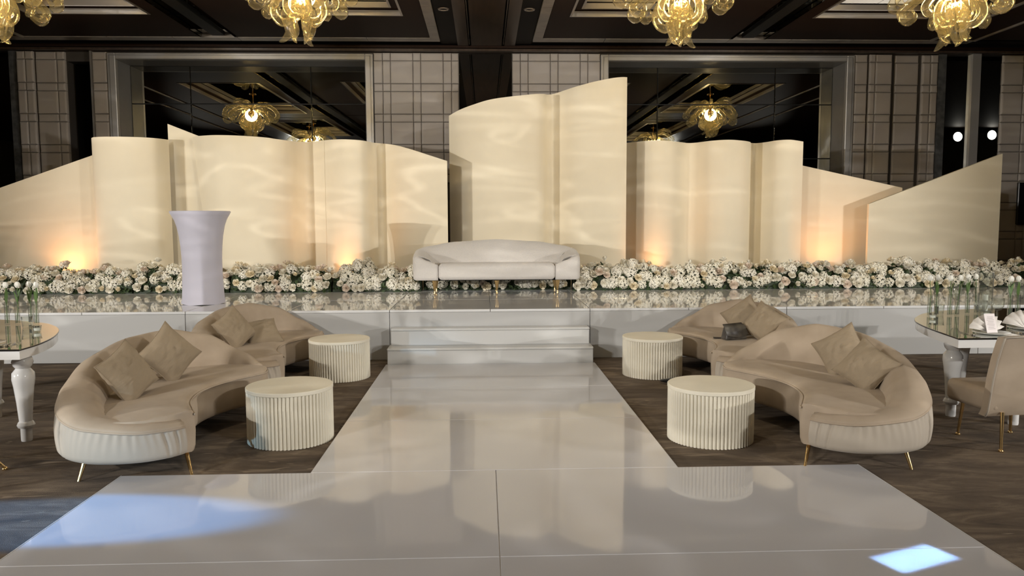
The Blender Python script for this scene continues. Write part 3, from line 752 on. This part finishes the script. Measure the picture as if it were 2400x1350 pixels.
# ------------------------------------------------------------------ stage sofa (white boucle)
t=tag(empty('stage_sofa',(.18,11.45,ST)),'white boucle sofa with arched back and gold legs centred on the stage','sofa')
so=[(-.86,-.36),(-1.10,-.36),(-1.205,-.33),(-1.235,-.22),(-1.235,0),(-1.20,.17),(-1.02,.31),(-.6,.37),(0,.39),(.6,.37),(1.02,.31),(1.20,.17),(1.235,0),(1.235,-.22),(1.205,-.33),(1.10,-.36),(.86,-.36)]
oc=arcl(catmull([(x,y,0) for x,y in so],160),120)
def sec2(u):
    v=abs(u-.5)*2
    zr=lerp_list([0,.30,.5,.62,.72,.86,.93,1],[.80,.765,.70,.655,.61,.56,.50,.445],v)
    d=lerp_list([0,.45,.7,.86,.95,1],[.26,.28,.32,.30,.10,.03],v)
    bot=.212; zi=.42 if v<.9 else min(.42,zr)
    return [(.03,bot),(.006,bot+.015),(0,bot+.05),(-.003,zr*.6+.09),(0,zr-.06),(.010,zr-.02),(.035*min(1,d/.1),zr-.003),(.08*min(1,d/.12),zr-.004),(d*.55,zr-.05*(zr-zi)/.3-.005),(d*.8,zr-(zr-zi)*.45),(d,min(zr-.002,zi)),(d+.02,min(zi,zr)-.04)]
V,F=shell(oc,-1,sec2,0); fix_normals(mesh('backrest_and_arms',V,F,'boucle',t,True))
o=box('seat_cushion',-.868,.868,-.375,.30,.215,.455,'boucle',t,.045); 
bv=o.modifiers.new('bevel','BEVEL'); bv.width=.025; bv.segments=3; o.data.polygons.foreach_set('use_smooth',[True]*len(o.data.polygons))
box('base_frame',-1.16,1.16,-.30,.30,.205,.225,'blackedge',t)
LP=[(.012,0),(.018,.006),(.016,.022),(.011,.035),(.013,.06),(.021,.10),(.031,.15),(.035,.185),(.036,.212)]
lg=None
for lx in (-.92,0,.90):
    for ly in (-.22,.20):
        if lg is None: lg=mesh('leg',*lathe(LP,16),'gold',t,True,50); lg.location=(lx,ly,0)
        else: inst(lg,t,(lx,ly,0))

# ------------------------------------------------------------------ white stretch-covered pedestal
t=tag(empty('pedestal_table',(-3.71,10.12,ST)),'tall white stretch-covered cocktail pedestal flaring to a round top','pedestal')
hw=[(0,.252),(.015,.250),(.08,.242),(.2,.238),(.4,.236),(.6,.240),(.76,.252),(.9,.270),(1.02,.294),(1.10,.320),(1.16,.352),(1.20,.376),(1.208,.374)]
V=[];F=[];n=72
for z,r in hw:
    sq=max(0,1-z/.95)
    for i in range(n):
        a=2*pi*i/n; e=a+rad(28)
        k=1/max(abs(cos(e)),abs(sin(e)))                     # square
        rr_=r*((1-sq*.55)+sq*.55*k*.86)
        zz=z
        if z==0: zz=.012*(1-abs(cos(2*e)))                    # hem lifts between its corners
        V.append((rr_*cos(a),rr_*sin(a),zz))
for k in range(len(hw)-1):
    for i in range(n): j=(i+1)%n; F.append((k*n+i,k*n+j,(k+1)*n+j,(k+1)*n+i))
mesh('stretch_cover',V,F,'lavender',t,True)
mesh('round_top',*lathe([(.372,1.205),(.376,1.209),(.37,1.216)],72),'lavender',t,True,40)
fp=[(.245*cos(a)*1.06,.245*sin(a)*1.06,.40+.02*sin(a*2)) for a in [rad(-100+8*i) for i in range(9)]]
mesh('foot_disc',*lathe([(.18,.001),(.19,.004),(.17,.012)],32),'blackedge',t)

# ------------------------------------------------------------------ clutch bag, phone, shoe
t=tag(empty('clutch_bag',(2.64,7.88,.418),.25),'dark grey folded clutch bag on the far right sofa','bag')
V=[(-.13,-.05,0),(.13,-.05,0),(.13,.07,0),(-.13,.07,0),(-.115,-.045,.075),(.115,-.04,.09),(.11,.05,.15),(-.105,.055,.14)]
bo=mesh('bag_body',V,[(0,3,2,1),(4,5,6,7),(0,1,5,4),(1,2,6,5),(2,3,7,6),(3,0,4,7)],'blackleather',t,True); md=bo.modifiers.new('bevel','BEVEL'); md.width=.018; md.segments=3
fp=mesh('bag_flap',[(-.128,-.062,.045),(.0,-.075,.025),(.128,-.058,.055),(-.122,.0,.125),(0,-.012,.125),(.122,.0,.137),(-.11,.06,.152),(0,.06,.156),(.112,.056,.163)],[(0,1,4,3),(1,2,5,4),(3,4,7,6),(4,5,8,7)],'blackleather',t,True); md=fp.modifiers.new('solid','SOLIDIFY'); md.thickness=.006; md.offset=1
t=tag(empty('mobile_phone',(2.52,7.98,.418),1.35),'black mobile phone lying on the far right sofa seat','phone')
box('phone_case',-.036,.036,-.075,.075,0,.008,'phone',t,.002); box('phone_screen',-.033,.033,-.071,.071,.008,.0085,'blackedge',t)
t=tag(empty('black_shoe',(1.90,7.60,0),2.2),'black shoe on the carpet between the two right drum tables','shoe')
V=[];F=[];n=14;pr=[(-.13,.03,.055),(-.11,.036,.07),(-.05,.038,.068),(.02,.042,.05),(.07,.043,.038),(.11,.036,.03),(.135,.02,.02)]
for x,wv,h in pr:
    for j in range(n):
        a=2*pi*j/n; V.append((x,wv*cos(a),.012+max(0,(.5+.5*sin(a)))*h))
for k in range(len(pr)-1):
    for j in range(n): l=(j+1)%n; F.append((k*n+j,k*n+l,(k+1)*n+l,(k+1)*n+j))
F.append(tuple(range(n))[::-1]); F.append(tuple((len(pr)-1)*n+j for j in range(n)))
fix_normals(mesh('upper',V,F,'phone',t,True)); box('sole',-.13,.13,-.036,.036,0,.014,'carpet',t,.006)

# ------------------------------------------------------------------ dining tables
LEG=[(.035,0),(.037,.015),(.037,.10),(.052,.108),(.058,.125),(.050,.145),(.042,.155),(.045,.20),(.052,.30),(.064,.42),(.073,.48),(.070,.53),(.052,.555),(.045,.565),(.060,.585),(.069,.615),(.060,.648),(.045,.662),(.05,.69)]
LEG=[(r*1.08,z) for r,z in LEG]
legmesh=None
def dining_table(loc,outline,legs,label):
    global legmesh
    t=tag(empty('dining_table',loc),label,'table','mirror-topped dining tables')
    cx,cy=loc[0],loc[1]; P=[(x-cx,y-cy) for x,y in outline]
    def slab(name,off,z0,z1,m):
        c=Vector((sum(p[0] for p in P)/len(P),sum(p[1] for p in P)/len(P)))
        Q=[Vector(p)+(c-Vector(p)).normalized()*off for p in P]; n=len(Q)
        V=[(q.x,q.y,z0) for q in Q]+[(q.x,q.y,z1) for q in Q]
        F=[(i,(i+1)%n,n+(i+1)%n,n+i) for i in range(n)]+[tuple(range(n))[::-1],tuple(range(n,2*n))]
        return fix_normals(mesh(name,V,F,m,t))
    slab('apron',.012,.672,.738,'lacquer'); slab('glass_edge',.0,.738,.747,'blackedge'); slab('mirror_top',.003,.747,.750,'mirror')
    for x,y in legs:
        if legmesh is None: legmesh=mesh('turned_leg',*lathe(LEG,24),'lacquer',t,True,40); legmesh.location=(x-cx,y-cy,0)
        else: inst(legmesh,t,(x-cx,y-cy,0))
    return t
def curve_out(pts): return [(p.x,p.y) for p in catmull([(x,y,0) for x,y in pts],28)]
dining_table((-4.6,6.5,0),[(-6.0,5.60),(-3.39,5.60)]+curve_out([(-3.39,5.6),(-3.41,5.88),(-3.5,6.24),(-3.68,6.65),(-3.9,6.96),(-4.15,7.18),(-4.6,7.40),(-5.1,7.5)])[1:]+[(-6.0,7.5)],((-3.53,5.86),(-4.22,6.60),(-5.6,5.85),(-5.6,7.2)),'mirror-topped white dining table with turned legs at left edge')
dining_table((4.9,6.6,0),[(6.4,5.69),(3.66,5.69)]+curve_out([(3.66,5.69),(3.74,6.12),(3.82,6.46),(3.93,6.76),(4.1,7.03),(4.38,7.33),(4.8,7.56),(5.3,7.66)])[1:]+[(6.4,7.66)],((3.96,6.22),(4.52,6.98),(4.30,5.93),(6.1,5.95),(6.1,7.4)),'mirror-topped white dining table with turned legs at right edge')

# chairs
def chair(loc,rz,label,splay=.0):
    t=tag(empty('dining_chair',loc,rz),label,'chair','taupe dining chairs')
    o=box('seat',-.29,.29,-.20,.30,.27,.44,'velvet',t,.03); o.data.polygons.foreach_set('use_smooth',[True]*len(o.data.polygons)); md=o.modifiers.new('bevel','BEVEL'); md.width=.012; md.segments=2
    # curved back shell: profile in y-z, wide in x
    pr=[(-.19,.255),(-.215,.30),(-.235,.42),(-.255,.55),(-.285,.68),(-.325,.80),(-.345,.85)]
    V=[];F=[];n=9
    for (y,z) in pr:
        for j in range(n):
            u=-1+2*j/(n-1); V.append((.30*u,y+.05*u*u*.6,z-.012*u*u))
    k=len(V)
    for (y,z) in pr:
        for j in range(n):
            u=-1+2*j/(n-1); V.append((.30*u*.985,y+.075+.05*u*u*.6,z-.012*u*u))
    for a in range(len(pr)-1):
        for j in range(n-1):
            q=a*n+j; F.append((q,q+1,q+n+1,q+n)); F.append((k+q,k+q+n,k+q+n+1,k+q+1))
        q=a*n; F.append((q,q+n,k+q+n,k+q)); q=a*n+n-1; F.append((q,k+q,k+q+n,q+n))
    for j in range(n-1):
        F.append((j,k+j,k+j+1,j+1)); q=(len(pr)-1)*n+j; F.append((q,q+1,k+q+1,k+q))
    b_=fix_normals(mesh('backrest',V,F,'velvet',t,True,50))
    for s_ in (-1,1): mesh('piping',*tube([(.30*s_,y+.03,z-.012) for y,z in pr],.007,6),'velvet_light',b_,True)
    mesh('piping',*tube([(.30*(-1+2*j/8),-.345+.03*(-1+2*j/8)**2,.851-.012*(-1+2*j/8)**2) for j in range(9)],.007,6),'velvet_light',b_,True)
    for x,y in ((-.20,.20),(.20,.20),(-.20,-.20),(.20,-.20)):
        sx=1 if x>0 else -1; e=.02+splay
        l=multi('leg',[tube([(x,y,.28),(x+sx*e,y+(.02 if y>0 else -.03),.012)],[.014,.010],10),lathe([(.010,.020),(.017,.012),(.019,.006),(.016,0)],12,origin=(x+sx*e,y+(.02 if y>0 else -.03),0))],'gold',t,True,50)
        fix_normals(l)
chair((3.90,5.45,0),rad(4),'taupe upholstered dining chair with thin gold legs at right table')
chair((-3.72,4.93,0),rad(0),'taupe dining chair mostly outside the left edge, one gold leg showing',.24)

# ------------------------------------------------------------------ tableware
TZ=.751
proto_cache={}
def glass_thing(name,key,build,loc,label,cat,group,rz=0,sc=1):
    t=tag(empty(name,loc,rz),label,cat,group); t.scale=(sc,)*3
    if key not in proto_cache: proto_cache[key]=build(t)
    else:
        for q in proto_cache[key]: inst(q,t,q.location,q.rotation_euler)
    return t
def b_wine(t):
    return [mesh('bowl',*lathe([(.004,.105),(.02,.112),(.036,.135),(.042,.165),(.040,.20),(.034,.235),(.033,.235),(.039,.20),(.040,.165),(.034,.137),(.018,.116),(.001,.112)],22,False,False),'glass',t,True),
            mesh('stem',*lathe([(.034,0),(.034,.003),(.012,.007),(.004,.016),(.0035,.06),(.0045,.106)],16),'glass',t,True)]
def b_goblet(t):
    return [mesh('bowl',*lathe([(.006,.085),(.03,.095),(.045,.12),(.049,.15),(.047,.185),(.045,.185),(.046,.15),(.042,.122),(.027,.1),(.001,.096)],22,False,False),'glass',t,True),
            mesh('stem',*lathe([(.037,0),(.037,.004),(.014,.010),(.006,.02),(.008,.05),(.006,.086)],16),'glass',t,True)]
def b_tumbler(t):
    V,F=lathe([(.034,0),(.038,.004),(.042,.05),(.046,.10),(.044,.10),(.039,.05),(.034,.012),(.001,.010)],20,True,False)
    V=[(x*(1+.03*(i//8%2)),y*(1+.03*(i//8%2)),z) for i,(x,y,z) in enumerate(V)]
    return [mesh('cut_body',V,F,'glass',t,True)]
def b_votive(t):
    return [mesh('holder',*lathe([(.026,0),(.03,.004),(.036,.055),(.033,.055),(.026,.012),(.001,.01)],18,True,False),'glass',t,True),mesh('candle',*lathe([(.024,.012),(.027,.035),(.003,.036)],16),'porcelain',t)]
def b_hurricane(t):
    return [mesh('cylinder',*lathe([(.05,0),(.052,.003),(.052,.30),(.050,.30),(.05,.006),(.001,.005)],24,True,False),'glass',t,True),mesh('candle',*lathe([(.02,.006),(.02,.13),(.004,.134)],14),'porcelain',t)]
def vase(loc,label,tilt,seed):
    rnd=random.Random(seed)
    glass_thing('bud_vase','vase',lambda t:[mesh('tube',*lathe([(.018,0),(.021,.003),(.021,.21),(.0195,.21),(.0195,.012),(.001,.010)],18,True,False),'glass',t,True),mesh('water',*lathe([(.0185,.013),(.0185,.085)],14),'glass',t,True)],loc,'%s bud vase from the left on %s table, a clear glass tube'%label,'vase','clear tube bud vases')
    t=tag(empty('tulip',(loc[0],loc[1],loc[2]+.014),rnd.random()*6),'white tulip in the %s bud vase from the left on %s table'%label,'flower','white tulips in bud vases')
    dx=tilt; H=.325
    path=[(-.008*(dx>0)*1+.0,0,.0),(.004,0,.10),(.008+dx*.2,0,.20),(dx*.7,0,.27),(dx,0,H)]
    mesh('stem',*tube(catmull(path,10),.0035,6),'stem',t,True)
    V=[];F=[]
    for k in range(6):
        a=k*pi/3; lay=.9 if k%2 else 1.0; n=len(V)
        for z,r,wv in ((0,.006,.012),(.018,.021,.016),(.036,.022,.015),(.054,.011,.007)):
            for s_ in (-1,0,1):
                rr=r*lay*(1 if s_==0 else .93); V.append((dx+rr*cos(a)-sin(a)*wv*s_,rr*sin(a)+cos(a)*wv*s_,H-.004+z))
        for i in range(3):
            for j in range(2): q=n+i*3+j; F.append((q,q+1,q+4,q+3))
    mesh('petals',V,F,'tuliphead',t,True)
    V=[];F=[]
    for a,b_ in ((.4,.19),(3.4,.17)):
        n=len(V); L_=.13
        for i,(s_,wv) in enumerate(((0,.004),(.35,.013),(.7,.011),(1,.001))):
            z=b_+L_*s_; r=.004+.030*s_*s_; 
            for q in (-1,1): V.append((dx*.6+r*cos(a)-sin(a)*wv*q,r*sin(a)+cos(a)*wv*q,z))
        for i in range(3): F.append((n+2*i,n+2*i+1,n+2*i+3,n+2*i+2))
    mesh('leaf',V,F,'stem',t,True)
ORD=['first','second','third','fourth','fifth','sixth','seventh','eighth']
for i,(x,y,d) in enumerate(((-4.34,7.02,.0),(-4.26,7.04,.012),(-4.17,7.09,-.008),(-4.08,7.02,.015))):
    vase((x,y,TZ),(ORD[i],'left'),d,i)
for i,(x,y,d) in enumerate(((4.25,7.07,-.005),(4.34,7.11,.014),(4.44,7.06,.0),(4.53,7.09,.02),(4.69,7.18,-.008),(4.80,7.21,.015),(4.93,6.92,.0),(5.02,6.94,.02))):
    vase((x,y,TZ),(ORD[i],'right'),d,20+i)
glass_thing('tumbler','tum',b_tumbler,(-4.03,6.79,TZ),'cut-glass tumbler below the tulip vases on left table','glass','glassware')
glass_thing('votive_candle','vot',b_votive,(-3.79,6.52,TZ),'small votive candle glass nearest the curved end of left table','candle','glassware')
glass_thing('wine_glass','wine',b_wine,(-4.36,6.75,TZ),'wine glass cut by the left picture edge on left table','glass','glassware')
glass_thing('wine_glass','wine',b_wine,(4.60,7.22,TZ),'tall wine glass between tulip vases near the back of right table','glass','glassware',0,1.25)
glass_thing('wine_glass','wine',b_wine,(5.22,7.2,TZ),'tall wine glass at far right edge of right table','glass','glassware',0,1.3)
glass_thing('goblet','gob',b_goblet,(4.38,6.52,TZ),'stemmed goblet left of the cut-glass goblet on right table','glass','glassware',0,1.1)
glass_thing('goblet','gob',b_goblet,(4.60,6.62,TZ),'cut-glass goblet behind the front napkin on right table','glass','glassware',0,1.15)
glass_thing('tumbler','tum',b_tumbler,(4.40,7.16,TZ),'low tumbler among left tulip vases on right table','glass','glassware')
glass_thing('hurricane_candle','hur',b_hurricane,(5.0,7.38,TZ),'tall glass hurricane with pillar candle at back of right table','candle','glassware',0,1.3)
glass_thing('votive_candle','vot',b_votive,(4.15,6.85,TZ),'small votive candle glass near curved edge of right table','candle','glassware')
glass_thing('votive_candle','vot',b_votive,(4.75,6.98,TZ),'small votive candle glass amid tulip vases on right table','candle','glassware')
def plate(loc,label):
    t=tag(empty('dinner_plate',loc),label,'plate','dinner plates')
    mesh('plate_body',*lathe([(.07,0),(.085,.004),(.135,.014),(.136,.016),(.09,.008),(.001,.006)],40,True,False),'porcelain',t,True)
plate((-3.80,5.86,TZ),'white plate under folded napkin on left table'); plate((4.06,5.90,TZ),'white plate under menu napkin at front of right table'); plate((4.52,6.14,TZ),'white plate under rear napkin on right table')
def napkin(loc,rz,label,menu=False,sc=1):
    t=tag(empty('folded_napkin',loc,rz),label,'napkin','fan-folded linen napkins'); t.scale=(sc,)*3
    V=[];F=[];n=15
    for i in range(n):
        a=rad(12+156*i/(n-1)); r=.17*(1-.12*(i%2)); y=.016*(1 if i%2 else -1)
        V.append((.02*cos(a),y*.3,.004)); V.append((r*.6*cos(a),y+.012,r*.6*sin(a)*.85+.004)); V.append((r*cos(a),y+.045,r*sin(a)*.82+.004))
    for i in range(n-1):
        for k in (0,1): q=3*i+k; F.append((q,q+3,q+4,q+1))
    b_=mesh('pleated_fan',V,F,'napkin',t,True); md=b_.modifiers.new('solid','SOLIDIFY'); md.thickness=.004
    if menu:
        c_=tag(empty('menu_card',(loc[0],loc[1]-.035,loc[2]),rz),'pale printed menu card propped against the front napkin on right table','card')
        cd=box('card_sheet',-.05,.05,-.001,.001,0,.155,'paper',c_); 
        for k in range(9): box('printed_line',-.034+.004*(k%3),.034-.004*((k*2)%3),-.0016,-.001,.03+.012*k,.0325+.012*k,'ink',cd)
        c_.rotation_euler=(rad(-16),0,rz)
napkin((4.06,5.92,TZ+.010),rad(10),'pleated white napkin behind the menu card, front of right table',True); napkin((4.52,6.14,TZ+.010),rad(-8),'pleated white napkin at right edge of right table',False,1.05)
t=tag(empty('folded_napkin',(-3.86,5.90,TZ+.012),.3),'soft folded white napkin on plate at left table edge','napkin','fan-folded linen napkins')
V=[];F=[]
for i in range(13):
    for j in range(9):
        u,v=-1+2*i/12,-1+2*j/8; V.append((.10*u,.09*v,.006+.055*max(0,(1-u*u))*max(0,1-v*v)**.5+.008*sin(u*7+v*3)))
for i in range(12):
    for j in range(8): q=i*9+j; F.append((q,q+9,q+10,q+1))
o=mesh('napkin_cloth',V,F,'napkin',t,True); o.modifiers.new('solid','SOLIDIFY').thickness=.004
def cutlery(x,y,rz,kind,label):
    t=tag(empty(kind,(x,y,TZ),rz),label,'cutlery','table cutlery')
    hd=[boxV(-.004,.004,-.10,.02,.0,.004)]
    mesh('handle',*tube([(0,-.10,.004),(0,-.05,.004),(0,.02,.004)],[.005,.0045,.003],8),'steel',t,True)
    if kind=='fork': multi('tines',[boxV(-.011+.0065*k,-.0085+.0065*k,.045,.10,.002,.005) for k in range(4)]+[boxV(-.011,.0135,.018,.046,.002,.005)],'steel',t)
    else: mesh('blade',[(-.004,.02,.002),(.008,.03,.002),(.009,.08,.002),(.002,.11,.002),(-.004,.10,.002),(-.004,.02,.005),(.008,.03,.005),(.009,.08,.005),(.002,.11,.005),(-.004,.10,.005)],[(4,3,2,1,0),(5,6,7,8,9),(0,1,6,5),(1,2,7,6),(2,3,8,7),(3,4,9,8),(4,0,5,9)],'steel',t)
cutlery(-3.60,5.80,.05,'table_knife','steel knife nearest the corner of left table'); cutlery(-3.64,5.82,.05,'table_knife','steel knife between fork and plate on left table'); cutlery(-3.57,5.83,.03,'fork','steel fork at the corner of left table')
cutlery(3.86,5.90,.0,'fork','steel fork left of the menu napkin on right table'); cutlery(4.28,5.95,.0,'table_knife','steel knife between the two napkins on right table'); cutlery(4.31,5.96,.0,'table_knife','second steel knife between the two napkins on right table')

# ------------------------------------------------------------------ wall screen at right edge
t=tag(empty('wall_screen',(11.25,14.90,2.0)),'black flat screen hung on the right wall at picture edge','screen')
box('bezel',-.60,.60,-.03,.03,-.42,.42,'blackedge',t,.012); box('screen_glass',-.575,.575,-.034,-.029,-.395,.395,'phone',t)

# ------------------------------------------------------------------ chandeliers
def tendril(path,r,seed,flat=1):
    c=catmull(path,26); n=len(c)
    rr=[]
    for i in range(n):
        u=i/(n-1); rr.append(r*(.35+.65*min(1,u*3.2))*(1 if u<.72 else max(.06,((1-u)/.28)**.75)))
    return tube(c,rr,14,.07)
TEN={}
TEN['curl']=mk('glass_tendril',tendril([(0,0,.05),(.16,0,.10),(.36,0,.06),(.52,0,-.05),(.60,0,-.15),(.54,0,-.22),(.45,0,-.17),(.47,0,-.09)],.047,1),'murano')
TEN['sweep']=mk('glass_tendril',tendril([(0,0,.10),(.2,.02,.20),(.42,.06,.20),(.62,.10,.10),(.72,.12,-.03),(.66,.10,-.10),(.60,.06,-.05)],.05,2),'murano')
TEN['hook']=mk('glass_tendril',tendril([(0,0,.02),(.14,0,.02),(.25,.0,-.08),(.27,0,-.22),(.18,0,-.31),(.10,0,-.28),(.12,0,-.2)],.047,3),'murano')
TEN['drop']=mk('glass_tendril',tendril([(.0,0,0),(.09,0,-.06),(.16,.01,-.20),(.12,.02,-.34),(.10,.02,-.42),(.15,.02,-.50),(.20,.0,-.53)],.042,4),'murano')
TEN['drop2']=mk('glass_tendril',tendril([(.0,0,0),(.05,0,-.08),(.11,.02,-.22),(.16,.03,-.36),(.11,.04,-.50),(.03,.03,-.57)],.042,5),'murano')
TEN['leaf']=mk('glass_tendril',tendril([(0,0,.15),(.18,0,.30),(.36,.03,.38),(.52,.05,.34),(.60,.06,.22)],.05,6),'murano')
bulbm=mk('lamp_bulb',lathe([(.004,-.035),(.018,-.02),(.022,0),(.016,.02),(.004,.034)],12),'bulb')
def chandelier(x,y,seed,label,zc=4.60):
    rnd=random.Random(seed)
    t=tag(empty('chandelier',(x,y,zc)),label,'chandelier','gold blown glass chandeliers')
    def put(me,rz,loc=(0,0,0),sc=1,tilt=0):
        o=bpy.data.objects.new('glass_tendril',me); link(o,t); o.location=loc; o.rotation_euler=(0,tilt,rz); o.scale=(sc,)*3
    for k in range(11): put(TEN['curl'],2*pi*k/11+rnd.uniform(-.2,.2),(0,0,rnd.uniform(-.03,.03)),rnd.uniform(.85,1.15),rnd.uniform(-.12,.12))
    for k in range(9): put(TEN['sweep'],2*pi*k/9+rnd.uniform(-.2,.2),(0,0,.05),rnd.uniform(.9,1.15),rnd.uniform(-.1,.1))
    for k in range(8): put(TEN['hook'],2*pi*k/8+rnd.uniform(-.25,.25),(0,0,-.03),rnd.uniform(.85,1.2),rnd.uniform(-.15,.1))
    for k in range(5): put(TEN['drop'],2*pi*k/5+rnd.uniform(-.3,.3),(0,0,-.06),rnd.uniform(.92,1.14),rnd.uniform(-.1,.1))
    for k in range(4): put(TEN['drop2'],2*pi*k/4+.5+rnd.uniform(-.3,.3),(0,0,-.04),rnd.uniform(.95,1.12),rnd.uniform(-.1,.1))
    for k in range(8): put(TEN['leaf'],2*pi*k/8+rnd.uniform(-.2,.2),(0,0,0),rnd.uniform(.8,1.1))
    mesh('hub',*lathe([(.02,-.06),(.07,-.03),(.09,.04),(.06,.12),(.02,.16)],18),'gold',t,True)
    mesh('hanging_rod',*lathe([(.014,.14),(.014,.58)],10),'gold',t,True)
    mesh('ceiling_plate',*lathe([(.09,.555),(.09,.575),(.02,.579)],20),'gold',t,True,40)
    for k in range(8):
        a=2*pi*k/8; r=.17+.07*(k%2); o=bpy.data.objects.new('lamp_bulb',bulbm); link(o,t); o.location=(r*cos(a),r*sin(a),.10-.05*(k%2))
    point('chandelier_light',(x,y,zc-.02),CHAND,(1,.80,.48),.16)
CHAND=95
chandelier(-6.22,10.1,1,'gold blown-glass chandelier at top left corner'); chandelier(-2.33,10.1,2,'gold blown-glass chandelier hanging left of the central beam')
chandelier(2.58,10.1,3,'gold blown-glass chandelier hanging right of the central beam'); chandelier(6.24,10.1,4,'gold blown-glass chandelier at top right')
for i,(x,y) in enumerate(((-6.22,3.1),(-2.33,3.1),(2.58,3.1),(6.24,3.1))): chandelier(x,y,10+i,'gold blown-glass chandelier seen only as %s reflection in the smoked mirrors'%('far left','left','right','far right')[i])

# event lamps on the far walls, seen in the smoked mirror strips
for i,(x,z,lab) in enumerate(((18.25,4.74,'outer'),(17.0,4.68,'inner'))):
    t=tag(empty('stage_lamp',(x,3.0,z)),'%s round white stage lamp glimpsed in the right mirror strip'%lab,'lamp','stage lamps on the right')
    mesh('lamp_body',*lathe([(.10,-.26),(.14,-.24),(.17,-.03),(.18,0)],24,True,False),'blackedge',t,True,40)
    mesh('lamp_lens',*lathe([(.165,-.005),(.001,.0)],24,False,False),'lampglow',t)
    multi('yoke',[boxV(-.20,-.185,-.02,.02,-.14,.24),boxV(.185,.20,-.02,.02,-.14,.24),boxV(-.20,.20,-.02,.02,.23,.25)],'blackedge',t)
    for c in t.children:
        if c.name.startswith('lamp'): c.rotation_euler=(rad(-90),0,0)
